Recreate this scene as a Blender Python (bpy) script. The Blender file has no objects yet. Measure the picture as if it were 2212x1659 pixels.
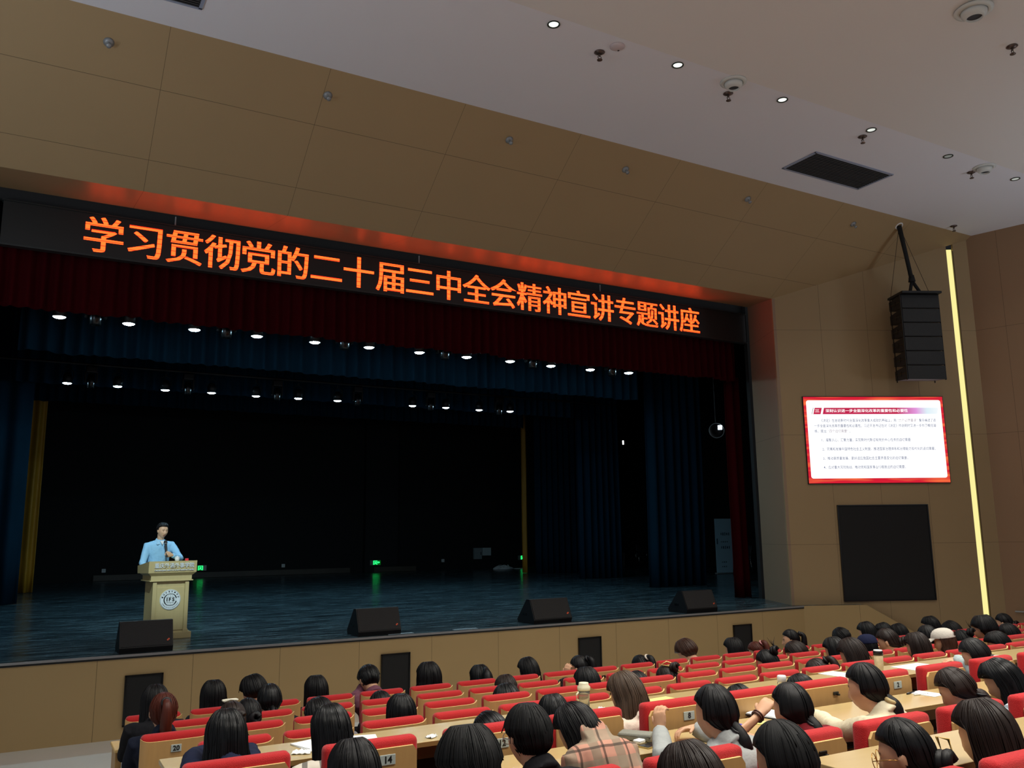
import bpy, bmesh, math, random
import numpy as np
from mathutils import Vector, Matrix, noise

sc = bpy.context.scene
COL = sc.collection
PI = math.pi
random.seed(7)

# ---------------------------------------------------------------- camera
FPX, YAW, PITCH, ROLL = 1850.0, math.radians(29.6), math.radians(9.95), math.radians(-0.67)
CAMZ = 2.55
_f = np.array([math.sin(YAW) * math.cos(PITCH), math.cos(YAW) * math.cos(PITCH), math.sin(PITCH)])
_r = np.array([math.cos(YAW), -math.sin(YAW), 0.0])
_u = np.cross(_r, _f)
_r2 = math.cos(ROLL) * _r + math.sin(ROLL) * _u
_u2 = -math.sin(ROLL) * _r + math.cos(ROLL) * _u
cam_data = bpy.data.cameras.new('camera')
cam_data.sensor_width = 36.0
cam_data.lens = 36.0 * FPX / 2212.0
cam_data.clip_start = 0.05
cam_data.clip_end = 200
cam = bpy.data.objects.new('camera', cam_data)
COL.objects.link(cam)
cam.matrix_world = Matrix(((_r2[0], _u2[0], -_f[0], 0), (_r2[1], _u2[1], -_f[1], 0),
                           (_r2[2], _u2[2], -_f[2], CAMZ), (0, 0, 0, 1)))
sc.camera = cam

# ---------------------------------------------------------------- world, lights, exposure
sc.view_settings.view_transform = 'Standard'
sc.view_settings.look = 'None'
sc.view_settings.gamma = 1.0
sc.view_settings.exposure = 0.0
sc.view_settings.use_curve_mapping = False
try:
    sc.cycles.use_denoising = True
    sc.cycles.max_bounces = 6
    sc.cycles.diffuse_bounces = 3
    sc.cycles.glossy_bounces = 3
    sc.cycles.transmission_bounces = 4
    sc.cycles.sample_clamp_indirect = 4.0
except Exception:
    pass
world = bpy.data.worlds.new('world')
sc.world = world
world.use_nodes = True
bg = world.node_tree.nodes.get('Background') or world.node_tree.nodes.new('ShaderNodeBackground')
bg.inputs['Color'].default_value = (0.86, 0.91, 1.0, 1)
bg.inputs['Strength'].default_value = 0.31

def area_light(name, loc, size, sizey, power, col, target=None, spread=None):
    d = bpy.data.lights.new(name, 'AREA')
    d.shape = 'RECTANGLE'; d.size = size; d.size_y = sizey
    d.energy = power; d.color = col
    if spread: d.spread = spread
    o = bpy.data.objects.new(name, d)
    o.location = loc
    if target is not None:
        o.rotation_euler = (Vector(target) - Vector(loc)).to_track_quat('-Z', 'Y').to_euler()
    COL.objects.link(o)
    return o

def spot_light(name, loc, target, power, col, angle, blend=0.4, radius=0.08):
    d = bpy.data.lights.new(name, 'SPOT')
    d.energy = power; d.color = col; d.spot_size = math.radians(angle); d.spot_blend = blend
    d.shadow_soft_size = radius
    o = bpy.data.objects.new(name, d)
    o.location = loc
    o.rotation_euler = (Vector(target) - Vector(loc)).to_track_quat('-Z', 'Y').to_euler()
    COL.objects.link(o)
    return o

# rows of house lamps in the rear hall ceiling, above and behind the seats
area_light('house_lamps_rear', (5.0, 0.5, 8.7), 9.0, 1.2, 420, (1.0, 0.95, 0.86), spread=math.radians(120))
area_light('house_lamps_middle', (7.0, 5.0, 8.85), 13.0, 0.8, 340, (1.0, 0.96, 0.88), spread=math.radians(100))
# added fill lights out of view at both sides, shining up to brighten the ceiling
for _n, _x, _y, _p in (('ceiling_fill_left', -4.5, 6.5, 190), ('ceiling_fill_right', 17.5, 3.5, 130)):
    _c = area_light(_n, (_x, _y, 4.2), 0.5, 6.0, _p, (0.72, 0.84, 1.0))
    _c.rotation_euler = (PI, 0.35 if _x < 0 else -0.35, 0)
# the lecturer's spot, from the hall ceiling
spot_light('lecturer_spot', (0.5, 5.5, 8.6), (2.05, 14.7, 2.35), 3600, (0.72, 0.93, 1.0), 13.0, 0.6, 0.1)

# ---------------------------------------------------------------- helpers
def ray(px, py):
    a = (px - 1106.0) / FPX; b = (py - 829.5) / FPX
    return _f + _r2 * a - _u2 * b
def ony(px, py, Y):
    d = ray(px, py); t = Y / d[1]; return np.array([d[0] * t, Y, CAMZ + d[2] * t])
def onz(px, py, z):
    d = ray(px, py); t = (z - CAMZ) / d[2]; return np.array([d[0] * t, d[1] * t, z])
def topx(P):
    v = np.asarray(P, float) - np.array([0, 0, CAMZ])
    w = v @ _f
    return 1106 + FPX * (v @ _r2) / w, 829.5 - FPX * (v @ _u2) / w

def lin(c):
    out = []
    for v in c:
        v = v / 255.0
        out.append(v / 12.92 if v <= 0.04045 else ((v + 0.055) / 1.055) ** 2.4)
    return tuple(out)

class NT:
    def __init__(self, m):
        self.t = m.node_tree; self.n = self.t.nodes
    def new(self, typ, **kw):
        x = self.n.new(typ)
        for k, v in kw.items(): setattr(x, k, v)
        return x
    def link(self, a, b): self.t.links.new(a, b)
    def math(self, op, a, b=None, clamp=False):
        x = self.n.new('ShaderNodeMath'); x.operation = op; x.use_clamp = clamp
        for i, v in enumerate((a, b)):
            if v is None: continue
            if hasattr(v, 'is_linked'): self.link(v, x.inputs[i])
            else: x.inputs[i].default_value = v
        return x.outputs[0]
    def mix(self, fac, a, b):
        x = self.n.new('ShaderNodeMix'); x.data_type = 'RGBA'
        for s, v in ((x.inputs[0], fac), (x.inputs[6], a), (x.inputs[7], b)):
            if hasattr(v, 'is_linked'): self.link(v, s)
            elif isinstance(v, tuple): s.default_value = (*v[:3], 1)
            else: s.default_value = v
        return x.outputs[2]

MATS = {}
def mat(name, rgb, rough=0.6, metal=0.0, spec=0.5, bump=0.0, bscale=40.0, vary=0.0, vscale=4.0, stretch=None,
        emit=None, estr=0.0, alpha=None, trans=0.0, coat=0.0, sheen=0.0):
    if name in MATS: return MATS[name]
    m = bpy.data.materials.new(name); m.use_nodes = True
    T = NT(m); b = m.node_tree.nodes['Principled BSDF']
    col = lin(rgb)
    b.inputs['Base Color'].default_value = (*col, 1)
    b.inputs['Roughness'].default_value = rough
    b.inputs['Metallic'].default_value = metal
    b.inputs['Specular IOR Level'].default_value = spec
    if coat: b.inputs['Coat Weight'].default_value = coat
    if sheen: b.inputs['Sheen Weight'].default_value = sheen
    if trans: b.inputs['Transmission Weight'].default_value = trans
    if vary or bump:
        tc = T.new('ShaderNodeTexCoord'); mp = T.new('ShaderNodeMapping')
        T.link(tc.outputs['Object'], mp.inputs['Vector'])
        if stretch: mp.inputs['Scale'].default_value = stretch
    if vary:
        nz = T.new('ShaderNodeTexNoise'); nz.inputs['Scale'].default_value = vscale; nz.inputs['Detail'].default_value = 4
        T.link(mp.outputs[0], nz.inputs['Vector'])
        lo = tuple(v * (1 - vary) for v in col); hi = tuple(min(1, v * (1 + vary)) for v in col)
        T.link(T.mix(nz.outputs[0], lo, hi), b.inputs['Base Color'])
    if bump:
        n2 = T.new('ShaderNodeTexNoise'); n2.inputs['Scale'].default_value = bscale; n2.inputs['Detail'].default_value = 3
        T.link(mp.outputs[0], n2.inputs['Vector'])
        bp = T.new('ShaderNodeBump'); bp.inputs['Strength'].default_value = bump; bp.inputs['Distance'].default_value = 0.02
        T.link(n2.outputs[0], bp.inputs['Height']); T.link(bp.outputs[0], b.inputs['Normal'])
    if emit is not None:
        b.inputs['Emission Color'].default_value = (*lin(emit), 1)
        b.inputs['Emission Strength'].default_value = estr
    MATS[name] = m
    return m

def panel_mat(name, rgb, us=(), vs=(), uper=None, vper=None, w=0.006, rough=0.55, vary=0.05):
    """Panelling in UV metres: thin dark joints at listed u / v or at a period (offset, step)."""
    m = bpy.data.materials.new(name); m.use_nodes = True
    T = NT(m); b = m.node_tree.nodes['Principled BSDF']
    uv = T.new('ShaderNodeUVMap'); sp = T.new('ShaderNodeSeparateXYZ'); T.link(uv.outputs[0], sp.inputs[0])
    fac = None
    def add(f):
        nonlocal fac
        fac = f if fac is None else T.math('MAXIMUM', fac, f)
    for ax, lst, per in ((0, us, uper), (1, vs, vper)):
        o = sp.outputs[ax]
        for u in lst:
            add(T.math('LESS_THAN', T.math('ABSOLUTE', T.math('SUBTRACT', o, u)), w / 2))
        if per:
            q = T.math('DIVIDE', T.math('SUBTRACT', o, per[0]), per[1])
            fr = T.math('ABSOLUTE', T.math('SUBTRACT', q, T.math('ROUND', q)))
            add(T.math('LESS_THAN', fr, w / 2 / per[1]))
    nz = T.new('ShaderNodeTexNoise'); nz.inputs['Scale'].default_value = 0.7; nz.inputs['Detail'].default_value = 6
    T.link(uv.outputs[0], nz.inputs['Vector'])
    col = lin(rgb)
    base = T.mix(nz.outputs[0], tuple(c * (1 - vary) for c in col), tuple(c * (1 + vary) for c in col))
    if fac is not None: base = T.mix(fac, base, tuple(c * 0.35 for c in col))
    T.link(base, b.inputs['Base Color'])
    b.inputs['Roughness'].default_value = rough
    b.inputs['Specular IOR Level'].default_value = 0.35
    return m

def empty(name, loc=(0, 0, 0), rz=0.0):
    o = bpy.data.objects.new(name, None); o.location = loc; o.rotation_euler = (0, 0, rz)
    o.empty_display_size = 0.1
    COL.objects.link(o); return o
def tag(o, label=None, cat=None, group=None, kind=None):
    if label: o['label'] = label
    if cat: o['category'] = cat
    if group: o['group'] = group
    if kind: o['kind'] = kind
    return o
def thing(name, label, cat, loc=(0, 0, 0), rz=0.0, group=None):
    return tag(empty(name, loc, rz), label, cat, group)
def link_mesh(name, me, m=None, parent=None, smooth=False):
    if m is not None and not me.materials:
        for q in (m if isinstance(m, (list, tuple)) else (m,)): me.materials.append(q)
    if smooth: me.polygons.foreach_set('use_smooth', [True] * len(me.polygons))
    o = bpy.data.objects.new(name, me); COL.objects.link(o)
    if parent is not None: o.parent = parent
    return o
def raw(name, verts, faces, m, parent=None, smooth=False, mi=None):
    me = bpy.data.meshes.new(name)
    me.from_pydata([tuple(map(float, v)) for v in verts], [], [tuple(map(int, f)) for f in faces])
    o = link_mesh(name, me, m, parent, smooth)
    if mi is not None: me.polygons.foreach_set('material_index', mi)
    me.update()
    return o
def copy_tree(o, parent=None):
    c = o.copy(); COL.objects.link(c)
    if parent is not None: c.parent = parent
    for ch in list(o.children): copy_tree(ch, c)
    return c

class MB:
    """collects shapes, builds ONE mesh"""
    def __init__(self): self.v = []; self.f = []; self.mi = []
    def add(self, v, f, mi=0):
        n = len(self.v); self.v += [tuple(p) for p in v]
        self.f += [tuple(i + n for i in q) for q in f]; self.mi += [mi] * len(f); return self
    def box(self, c, s, rz=0.0, bev=0.0, mi=0, rx=0.0):
        x, y, z = (q / 2 for q in s)
        bm = bmesh.new()
        bmesh.ops.create_cube(bm, size=1.0)
        for v in bm.verts: v.co = Vector((v.co.x * s[0], v.co.y * s[1], v.co.z * s[2]))
        if bev: bmesh.ops.bevel(bm, geom=bm.edges[:], offset=bev, segments=3, profile=0.5, affect='EDGES')
        M = Matrix.Translation(c) @ Matrix.Rotation(rz, 4, 'Z') @ Matrix.Rotation(rx, 4, 'X')
        bm.transform(M); bm.verts.index_update()
        self.add([v.co[:] for v in bm.verts], [[v.index for v in f.verts] for f in bm.faces], mi)
        bm.free(); return self
    def prism(self, poly, axis, a, b, mi=0):
        """poly of 2D points extruded along axis ('x','y','z') from a to b"""
        def p3(p, t):
            return {'x': (t, p[0], p[1]), 'y': (p[0], t, p[1]), 'z': (p[0], p[1], t)}[axis]
        n = len(poly); v = [p3(p, a) for p in poly] + [p3(p, b) for p in poly]
        f = [list(range(n))[::-1], [n + i for i in range(n)]] + [[i, (i + 1) % n, n + (i + 1) % n, n + i] for i in range(n)]
        return self.add(v, f, mi)
    def tube(self, pts, r, n=10, mi=0, cap=True):
        pts = [np.array(p, float) for p in pts]
        rs = r if isinstance(r, (list, tuple)) else [r] * len(pts)
        rings = []
        up = np.array([0, 0, 1.0])
        for i, p in enumerate(pts):
            t = pts[min(i + 1, len(pts) - 1)] - pts[max(i - 1, 0)]
            t = t / (np.linalg.norm(t) + 1e-9)
            a = np.cross(t, up)
            if np.linalg.norm(a) < 0.05: a = np.cross(t, np.array([1.0, 0, 0]))
            a /= np.linalg.norm(a); b = np.cross(t, a)
            rings.append([p + rs[i] * (math.cos(2 * PI * k / n) * a + math.sin(2 * PI * k / n) * b) for k in range(n)])
        return self.rings(rings, mi, cap)
    def rings(self, rings, mi=0, cap=True, closed=False):
        n = len(rings[0]); v = [p for r in rings for p in r]; f = []
        m = len(rings)
        for i in range(m - 1 + (1 if closed else 0)):
            for k in range(n):
                j = (i + 1) % m
                f.append((i * n + k, i * n + (k + 1) % n, j * n + (k + 1) % n, j * n + k))
        if cap and not closed:
            f.append(tuple(range(n))[::-1]); f.append(tuple((m - 1) * n + k for k in range(n)))
        return self.add(v, f, mi)
    def lathe(self, prof, c=(0, 0, 0), n=24, mi=0, axis='z', M=None):
        rings = []
        for r, z in prof:
            ring = []
            for k in range(n):
                a = 2 * PI * k / n
                p = Vector((r * math.cos(a), r * math.sin(a), z))
                if M is not None: p = M @ p
                ring.append((p[0] + c[0], p[1] + c[1], p[2] + c[2]))
            rings.append(ring)
        return self.rings(rings, mi)
    def torus(self, c, R, r, n=24, k=8, M=None, mi=0):
        rings = []
        for i in range(n):
            a = 2 * PI * i / n; ring = []
            for j in range(k):
                b = 2 * PI * j / k
                p = Vector(((R + r * math.cos(b)) * math.cos(a), (R + r * math.cos(b)) * math.sin(a), r * math.sin(b)))
                if M is not None: p = M @ p
                ring.append((p[0] + c[0], p[1] + c[1], p[2] + c[2]))
            rings.append(ring)
        return self.rings(rings, mi, cap=False, closed=True)
    def build(self, name, m, parent=None, smooth=False):
        me = bpy.data.meshes.new(name)
        me.from_pydata([tuple(map(float, v)) for v in self.v], [], self.f)
        bm = bmesh.new(); bm.from_mesh(me); bmesh.ops.recalc_face_normals(bm, faces=bm.faces); bm.to_mesh(me); bm.free()
        o = link_mesh(name, me, m, parent, smooth)
        if any(self.mi): me.polygons.foreach_set('material_index', self.mi)
        me.update()
        return o

def auto_smooth(o, ang=40):
    me = o.data
    me.polygons.foreach_set('use_smooth', [True] * len(me.polygons))
    bm = bmesh.new(); bm.from_mesh(me)
    for e in bm.edges:
        if len(e.link_faces) == 2 and e.calc_face_angle(0) > math.radians(ang): e.smooth = False
    bm.to_mesh(me); bm.free()
    return o

def quad(name, pts, m, uvs=None, kind='structure', parent=None, thick=0.0):
    """flat polygon with UV in metres, given thickness away from its normal"""
    v = [tuple(p) for p in pts]; n = len(v); f = [tuple(range(n))]
    me = bpy.data.meshes.new(name); me.from_pydata(v, [], f)
    uvl = me.uv_layers.new(name='UVMap')
    if uvs:
        for li, l in enumerate(me.loops): uvl.data[li].uv = uvs[l.vertex_index]
    o = link_mesh(name, me, m, parent)
    if thick:
        md = o.modifiers.new('thickness', 'SOLIDIFY'); md.thickness = abs(thick); md.offset = -1 if thick > 0 else 1
    if kind: o['kind'] = kind
    return o

DG = None
def eval_mesh(o):
    dg = bpy.context.evaluated_depsgraph_get(); dg.update()
    return bpy.data.meshes.new_from_object(o.evaluated_get(dg))
def text_mesh(name, body, size, m, parent=None, extrude=0.0, offset=0.0, align='CENTER', fit=None, M=None, bold=0.0):
    """writing as a mesh lying in local XZ (reads from -Y). fit = total width in metres"""
    cu = bpy.data.curves.new(name, 'FONT'); cu.body = body; cu.size = size
    cu.align_x = align; cu.align_y = 'CENTER'; cu.extrude = extrude; cu.offset = offset; cu.resolution_u = 3
    o = bpy.data.objects.new(name, cu); COL.objects.link(o)
    me = eval_mesh(o)
    bpy.data.objects.remove(o); bpy.data.curves.remove(cu)
    co = np.empty(len(me.vertices) * 3); me.vertices.foreach_get('co', co); co = co.reshape(-1, 3)
    if len(co) == 0: co = np.zeros((1, 3))
    if fit:
        w = co[:, 0].max() - co[:, 0].min()
        s = fit / max(w, 1e-6); co[:, 0] = (co[:, 0] - co[:, 0].min()) * s
        if align == 'CENTER': co[:, 0] -= fit / 2
    co = co[:, [0, 2, 1]] * np.array([1, -1, 1])
    if len(me.vertices): me.vertices.foreach_set('co', co.ravel())
    me.update()
    out = link_mesh(name, me, m, parent)
    if M is not None: out.matrix_local = M
    return out

# ---------------------------------------------------------------- materials
BEIGE = (164, 138, 100)
M_beige = panel_mat('beige_panel_canopy', BEIGE, uper=(1.19, 2.11), vs=(11.58, 12.49))
M_beige_apron = panel_mat('beige_panel_apron', (176, 148, 102), uper=(0.99, 1.18))
M_beige_splay = panel_mat('beige_panel_splay', BEIGE, uper=(0.01, 1.04), vper=(-0.02, 2.29))
M_beige_wall = panel_mat('beige_panel_wall', BEIGE, uper=(0.6, 2.4), vper=(-0.02, 2.29))
M_reveal = panel_mat('beige_panel_reveal', BEIGE, uper=(1.19, 2.11), rough=0.4)
M_reveal_side = panel_mat('grey_reveal', (150, 124, 100), vper=(-0.02, 2.29), rough=0.4)
M_ceil = mat('ceiling_paint_bluelit', (226, 224, 228), rough=0.9, vary=0.02, vscale=0.4)  # front ceiling: bluish stage and screen light mixed into the paint colour
M_ceil2 = mat('ceiling_paint_warmlit', (222, 216, 210), rough=0.9, vary=0.02, vscale=0.4)  # same ceiling farther from the stage, without that bluish light in its colour
M_black = mat('black_paint', (16, 17, 17), rough=0.8, vary=0.2, vscale=0.8)
M_blackm = mat('black_metal', (18, 18, 20), rough=0.45, spec=0.4)
M_blackgloss = mat('black_gloss', (8, 8, 9), rough=0.25)
M_grille = mat('black_grille', (26, 27, 28), rough=0.6, bump=0.4, bscale=160)
M_white = mat('white_plastic', (225, 228, 226), rough=0.45)
M_chrome = mat('chrome', (200, 200, 200), rough=0.18, metal=1.0)
M_grey = mat('grey_metal', (150, 152, 152), rough=0.4, metal=0.3)
M_floor = mat('hall_floor_vinyl', (206, 204, 196), rough=0.35, vary=0.06, vscale=1.2)
M_carpet = mat('terrace_floor', (120, 100, 76), rough=0.6, vary=0.1, vscale=3)
M_redv = mat('red_velvet', (56, 3, 8), rough=0.95, spec=0.05, vary=0.15, vscale=3)
M_bluev = mat('blue_velvet', (9, 38, 54), rough=0.9, spec=0.1, vary=0.25, vscale=1.5)
M_gold = mat('gold_curtain', (178, 128, 28), rough=0.6, vary=0.2, vscale=2)
def emit_mat(name, rgb, strength):
    return mat(name, (5, 5, 5), rough=0.5, emit=rgb, estr=strength)
M_lamp = emit_mat('stage_lamp_glow', (185, 232, 255), 190.0)
M_strip = emit_mat('strip_light_glow', (255, 244, 158), 0.98)

def stage_floor_mat():
    m = bpy.data.materials.new('stage_floor_vinyl'); m.use_nodes = True
    T = NT(m); b = m.node_tree.nodes['Principled BSDF']
    tc = T.new('ShaderNodeTexCoord')
    mp = T.new('ShaderNodeMapping'); mp.inputs['Scale'].default_value = (0.9, 9.0, 1.0); T.link(tc.outputs['Object'], mp.inputs[0])
    n1 = T.new('ShaderNodeTexNoise'); n1.inputs['Scale'].default_value = 1.6; n1.inputs['Detail'].default_value = 8; n1.inputs['Roughness'].default_value = 0.7
    T.link(mp.outputs[0], n1.inputs[0])
    cr = T.new('ShaderNodeValToRGB'); cr.color_ramp.elements[0].position = 0.42; cr.color_ramp.elements[1].position = 0.74
    cr.color_ramp.elements[0].color = (*lin((24, 36, 42)), 1); cr.color_ramp.elements[1].color = (*lin((104, 132, 140)), 1)
    T.link(n1.outputs[0], cr.inputs[0]); T.link(cr.outputs[0], b.inputs['Base Color'])
    rr = T.new('ShaderNodeMapRange'); rr.inputs[1].default_value = 0.3; rr.inputs[2].default_value = 0.8
    rr.inputs[3].default_value = 0.12; rr.inputs[4].default_value = 0.36
    T.link(n1.outputs[0], rr.inputs[0]); T.link(rr.outputs[0], b.inputs['Roughness'])
    bp = T.new('ShaderNodeBump'); bp.inputs['Strength'].default_value = 0.12; bp.inputs['Distance'].default_value = 0.01
    T.link(n1.outputs[0], bp.inputs['Height']); T.link(bp.outputs[0], b.inputs['Normal'])
    b.inputs['Specular IOR Level'].default_value = 0.4
    return m
M_stage = stage_floor_mat()

# ---------------------------------------------------------------- structure
SZ = 1.05                      # stage height
YA = 12.68                     # front face of the stage
WD = np.array([math.sin(math.radians(115.8)), math.cos(math.radians(115.8)), 0.0])   # along the splayed wall
WN = np.array([WD[1], -WD[0], 0.0])                                                  # its normal, to the seats
WP = np.array([13.89, 12.93, 0.0])
def W(s, z, off=0.0): return WP + WD * s + WN * off + np.array([0, 0, z])
def wallpx(px, py, P0=None):
    P0 = WP if P0 is None else P0
    d = ray(px, py); C0 = np.array([0, 0, CAMZ]); t = np.dot(P0 - C0, WN) / np.dot(d, WN)
    p = C0 + d * t
    return np.dot(p - P0, WD), p[2]

quad('floor', [(-9, YA, 0), (-9, -6, 0), (22, -6, 0), (22, YA, 0)], M_floor, thick=0.2)
# seating terraces
ROWY = [8.60, 7.68, 6.80, 5.92, 4.35, 3.00, 1.90]
FLOORZ = [0.0, 0.09, 0.18, 0.28, 0.50, 0.58, 0.76]
tb = MB()
fronts = [8.42, 7.54, 6.66, 5.62, 3.92, 2.62, 1.20]
for k in range(7):
    z0 = FLOORZ[k + 1] if k < 6 else 0.92
    y1 = fronts[k]; y0 = fronts[k + 1] if k < 6 else -6
    tb.box((11.2, (y0 + y1) / 2, z0 / 2), (22.0, y1 - y0, z0))
o = tb.build('floor_terraces', M_carpet); o['kind'] = 'structure'

quad('wall_stage_front', [(-9, YA, 0), (13.95, YA, 0), (13.95, YA, SZ), (-9, YA, SZ)], M_beige_apron,
     [(-9, 0), (13.95, 0), (13.95, SZ), (-9, SZ)], thick=0.06)
AP = np.array([13.95, YA, 0.0])
s1, zt1 = wallpx(1871.8, 1308, AP); s2, zt2 = wallpx(1972, 1363, AP)
zt1 = SZ
def A(s, z, off=0.0): return AP + WD * s + WN * off + np.array([0, 0, z])
s3 = s2 + (s2 - s1) * zt2 / max(zt1 - zt2, 0.1)
quad('wall_stair_side', [A(0, 0), A(s3, 0), A(s1, SZ), A(0, SZ)], M_beige_apron,
     [(13.98, 0), (13.98 + s3, 0), (13.98 + s1, SZ), (13.98, SZ)], thick=0.05)
# stairs behind the sloped side
nb = MB(); nst = 6
for k in range(nst):
    a = s1 + (s3 - s1) * k / nst; b_ = s1 + (s3 - s1) * (k + 1) / nst
    h = SZ * (1 - (k + 1) / nst) - 0.02
    if h <= 0.02: continue
    pts = [A(a, 0, -0.06), A(b_, 0, -0.06), A(b_, 0, -0.62), A(a, 0, -0.62)]
    nb.prism([(p[0], p[1]) for p in pts], 'z', 0.0, h)
o = nb.build('floor_stage_steps', mat('step_dark', (58, 44, 32), rough=0.5)); o['kind'] = 'structure'

quad('floor_stage', [(-9, YA, SZ), (13.95, YA, SZ), tuple(A(s1, SZ)), tuple(W(s1 + 0.1, SZ)), (13.89, 12.93, SZ), (14.64, 14.4, SZ), (27, 14.4, SZ), (27, 36, SZ), (-9, 36, SZ)], M_stage)
tb = MB(); tb.box(((-9 + 13.95) / 2, YA - 0.004, SZ - 0.012), (22.95, 0.022, 0.03))
o = tb.build('trim_1', mat('edge_trim', (150, 150, 150), rough=0.35, metal=0.4)); o['kind'] = 'structure'
tb = MB(); tb.box(((-9 + 13.95) / 2, YA - 0.004, SZ - 0.04), (22.95, 0.016, 0.022))
o = tb.build('trim_2', M_black); o['kind'] = 'structure'

XL = -6.0
canR = W(4.8, 9.01)
quad('ceiling_canopy', [(XL, 12.93, 7.55), (13.89, 12.93, 7.55), tuple(canR), (XL, 10.84, 9.01)], M_beige,
     [(XL, 12.93), (13.89, 12.93), (canR[0], 10.84), (XL, 10.84)], thick=0.08)
quad('ceiling', [(XL, 10.84, 9.01), (19.6, 10.84, 9.01), (21.6, 8.3, 9.01), (XL, 8.3, 9.01)], M_ceil, thick=0.1)
quad('ceiling_rear', [(XL, 8.3, 9.01), (21.6, 8.3, 9.01), (25, -6, 9.45), (XL, -6, 9.45)], M_ceil2, thick=0.1)
quad('ceiling_portal', [(XL, 14.4, 7.8), (14.64, 14.4, 7.8), (13.89, 12.93, 7.55), (XL, 12.93, 7.55)], M_reveal,
     [(XL, 14.4), (14.64, 14.4), (13.89, 12.93), (XL, 12.93)], thick=0.06)
quad('wall_portal_right', [(13.89, 12.93, SZ), (13.89, 12.93, 7.55), (14.64, 14.4, 7.8), (14.64, 14.4, SZ)], M_reveal_side,
     [(0.3, SZ), (0.3, 7.55), (1.9, 7.8), (1.9, SZ)], thick=0.06)
quad('wall_right_splay', [tuple(W(0, 0)), tuple(W(4.06, 0)), tuple(W(4.06, 8.80)), tuple(W(0, 7.55))], M_beige_splay,
     [(0, 0), (4.06, 0), (4.06, 8.80), (0, 7.55)], thick=0.06)
quad('wall_right_jamb', [tuple(W(4.22, 0)), tuple(W(4.55, 0)), tuple(W(4.55, 9.05)), tuple(W(4.22, 9.05))], M_beige_splay,
     [(4.22, 0), (4.55, 0), (4.55, 9.05), (4.22, 9.05)], thick=0.06)
J = W(4.55, 0); RD = np.array([0.28, -0.96, 0])
quad('wall_right', [tuple(J), tuple(J + RD * 18), tuple(J + RD * 18 + np.array([0, 0, 9.6])), tuple(J + np.array([0, 0, 9.05]))],
     panel_mat('brown_panel_wall', (150, 118, 88), uper=(0.6, 2.4), vper=(-0.02, 2.29)), [(0, 0), (18, 0), (18, 9.6), (0, 9.05)], thick=0.06)
# lit vertical slot between splayed wall and jamb
nb = MB(); q = [W(4.06, 0), W(4.22, 0), W(4.22, 0, -0.16), W(4.06, 0, -0.16)]
sb = thing('strip_light', 'tall yellow-white vertical strip light beside the slide screen wall', 'light')
nb = MB(); q = [W(4.068, 0, -0.045), W(4.196, 0, -0.03), W(4.196, 0, -0.06), W(4.068, 0, -0.075)]
nb.prism([(p[0], p[1]) for p in q], 'z', 0.0, 8.72); nb.build('diffuser', M_strip, sb)
nb = MB(); q = [W(4.064, 0, -0.08), W(4.216, 0, -0.08), W(4.216, 0, -0.15), W(4.064, 0, -0.15)]
nb.prism([(p[0], p[1]) for p in q], 'z', 0.0, 8.64); nb.build('housing', mat('brown_channel', (88, 66, 32), rough=0.5), sb)
nb = MB(); q = [W(4.199, 0, 0.0), W(4.218, 0, 0.0), W(4.218, 0, -0.078), W(4.199, 0, -0.078)]
nb.prism([(p[0], p[1]) for p in q], 'z', 0.0, 8.68); nb.build('edge_profile', mat('brown_channel', (88, 66, 32)), sb)
# hand rail on the right wall
hr = MB()
hr.tube([J + RD * 0.2 + np.array([-0.05, 0, 0.86]), J + RD * 6 + np.array([-0.05, 0, 0.86])], 0.018)
o = hr.build('trim_3', M_grey); o['kind'] = 'structure'

# stage house
def wall(name, pts, m=None, thick=0.1): return quad(name, pts, m or M_black, thick=thick)
wall('wall_stage_back', [(-9, 35, SZ), (27, 35, SZ), (27, 35, 13), (-9, 35, 13)])
wall('wall_stage_right', [(27, 35, SZ), (27, 14.4, SZ), (27, 14.4, 13), (27, 35, 13)])
wall('wall_stage_left', [(-9, 14.4, SZ), (-9, 35, SZ), (-9, 35, 13), (-9, 14.4, 13)])
wall('ceiling_stage', [(-9, 14.4, 13), (-9, 35, 13), (27, 35, 13), (27, 14.4, 13)], thick=-0.1)
wall('wall_stage_header', [(-9, 14.62, 7.7), (27, 14.62, 7.7), (27, 14.62, 13), (-9, 14.62, 13)])
wall('wall_stage_side_mask', [(14.66, 14.5, SZ), (27, 14.5, SZ), (27, 14.5, 8), (14.66, 14.5, 8)])
wall('wall_stage_left_mask', [(-9, 14.5, SZ), (-2.0, 14.5, SZ), (-2.0, 14.5, 8), (-9, 14.5, 8)])
tb = MB(); tb.box((13.3, 34.85, 5.5), (1.45, 0.3, 8.9))
o = tb.build('pillar_back', mat('black_pillar', (22, 23, 24), rough=0.8)); o['kind'] = 'structure'
tb = MB()
tb.box((7.2, 34.93, SZ + 0.11), (9.6, 0.1, 0.2)); tb.box((13.9, 34.66, SZ + 0.11), (1.9, 0.08, 0.2))
o = tb.build('lit_gap_strip', mat('lit_gap_grey', (74, 66, 56), rough=0.5, vary=0.4, vscale=1.5)); o['kind'] = 'structure'  # lighter strip standing for the lit wall seen under the black backdrop

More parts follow.
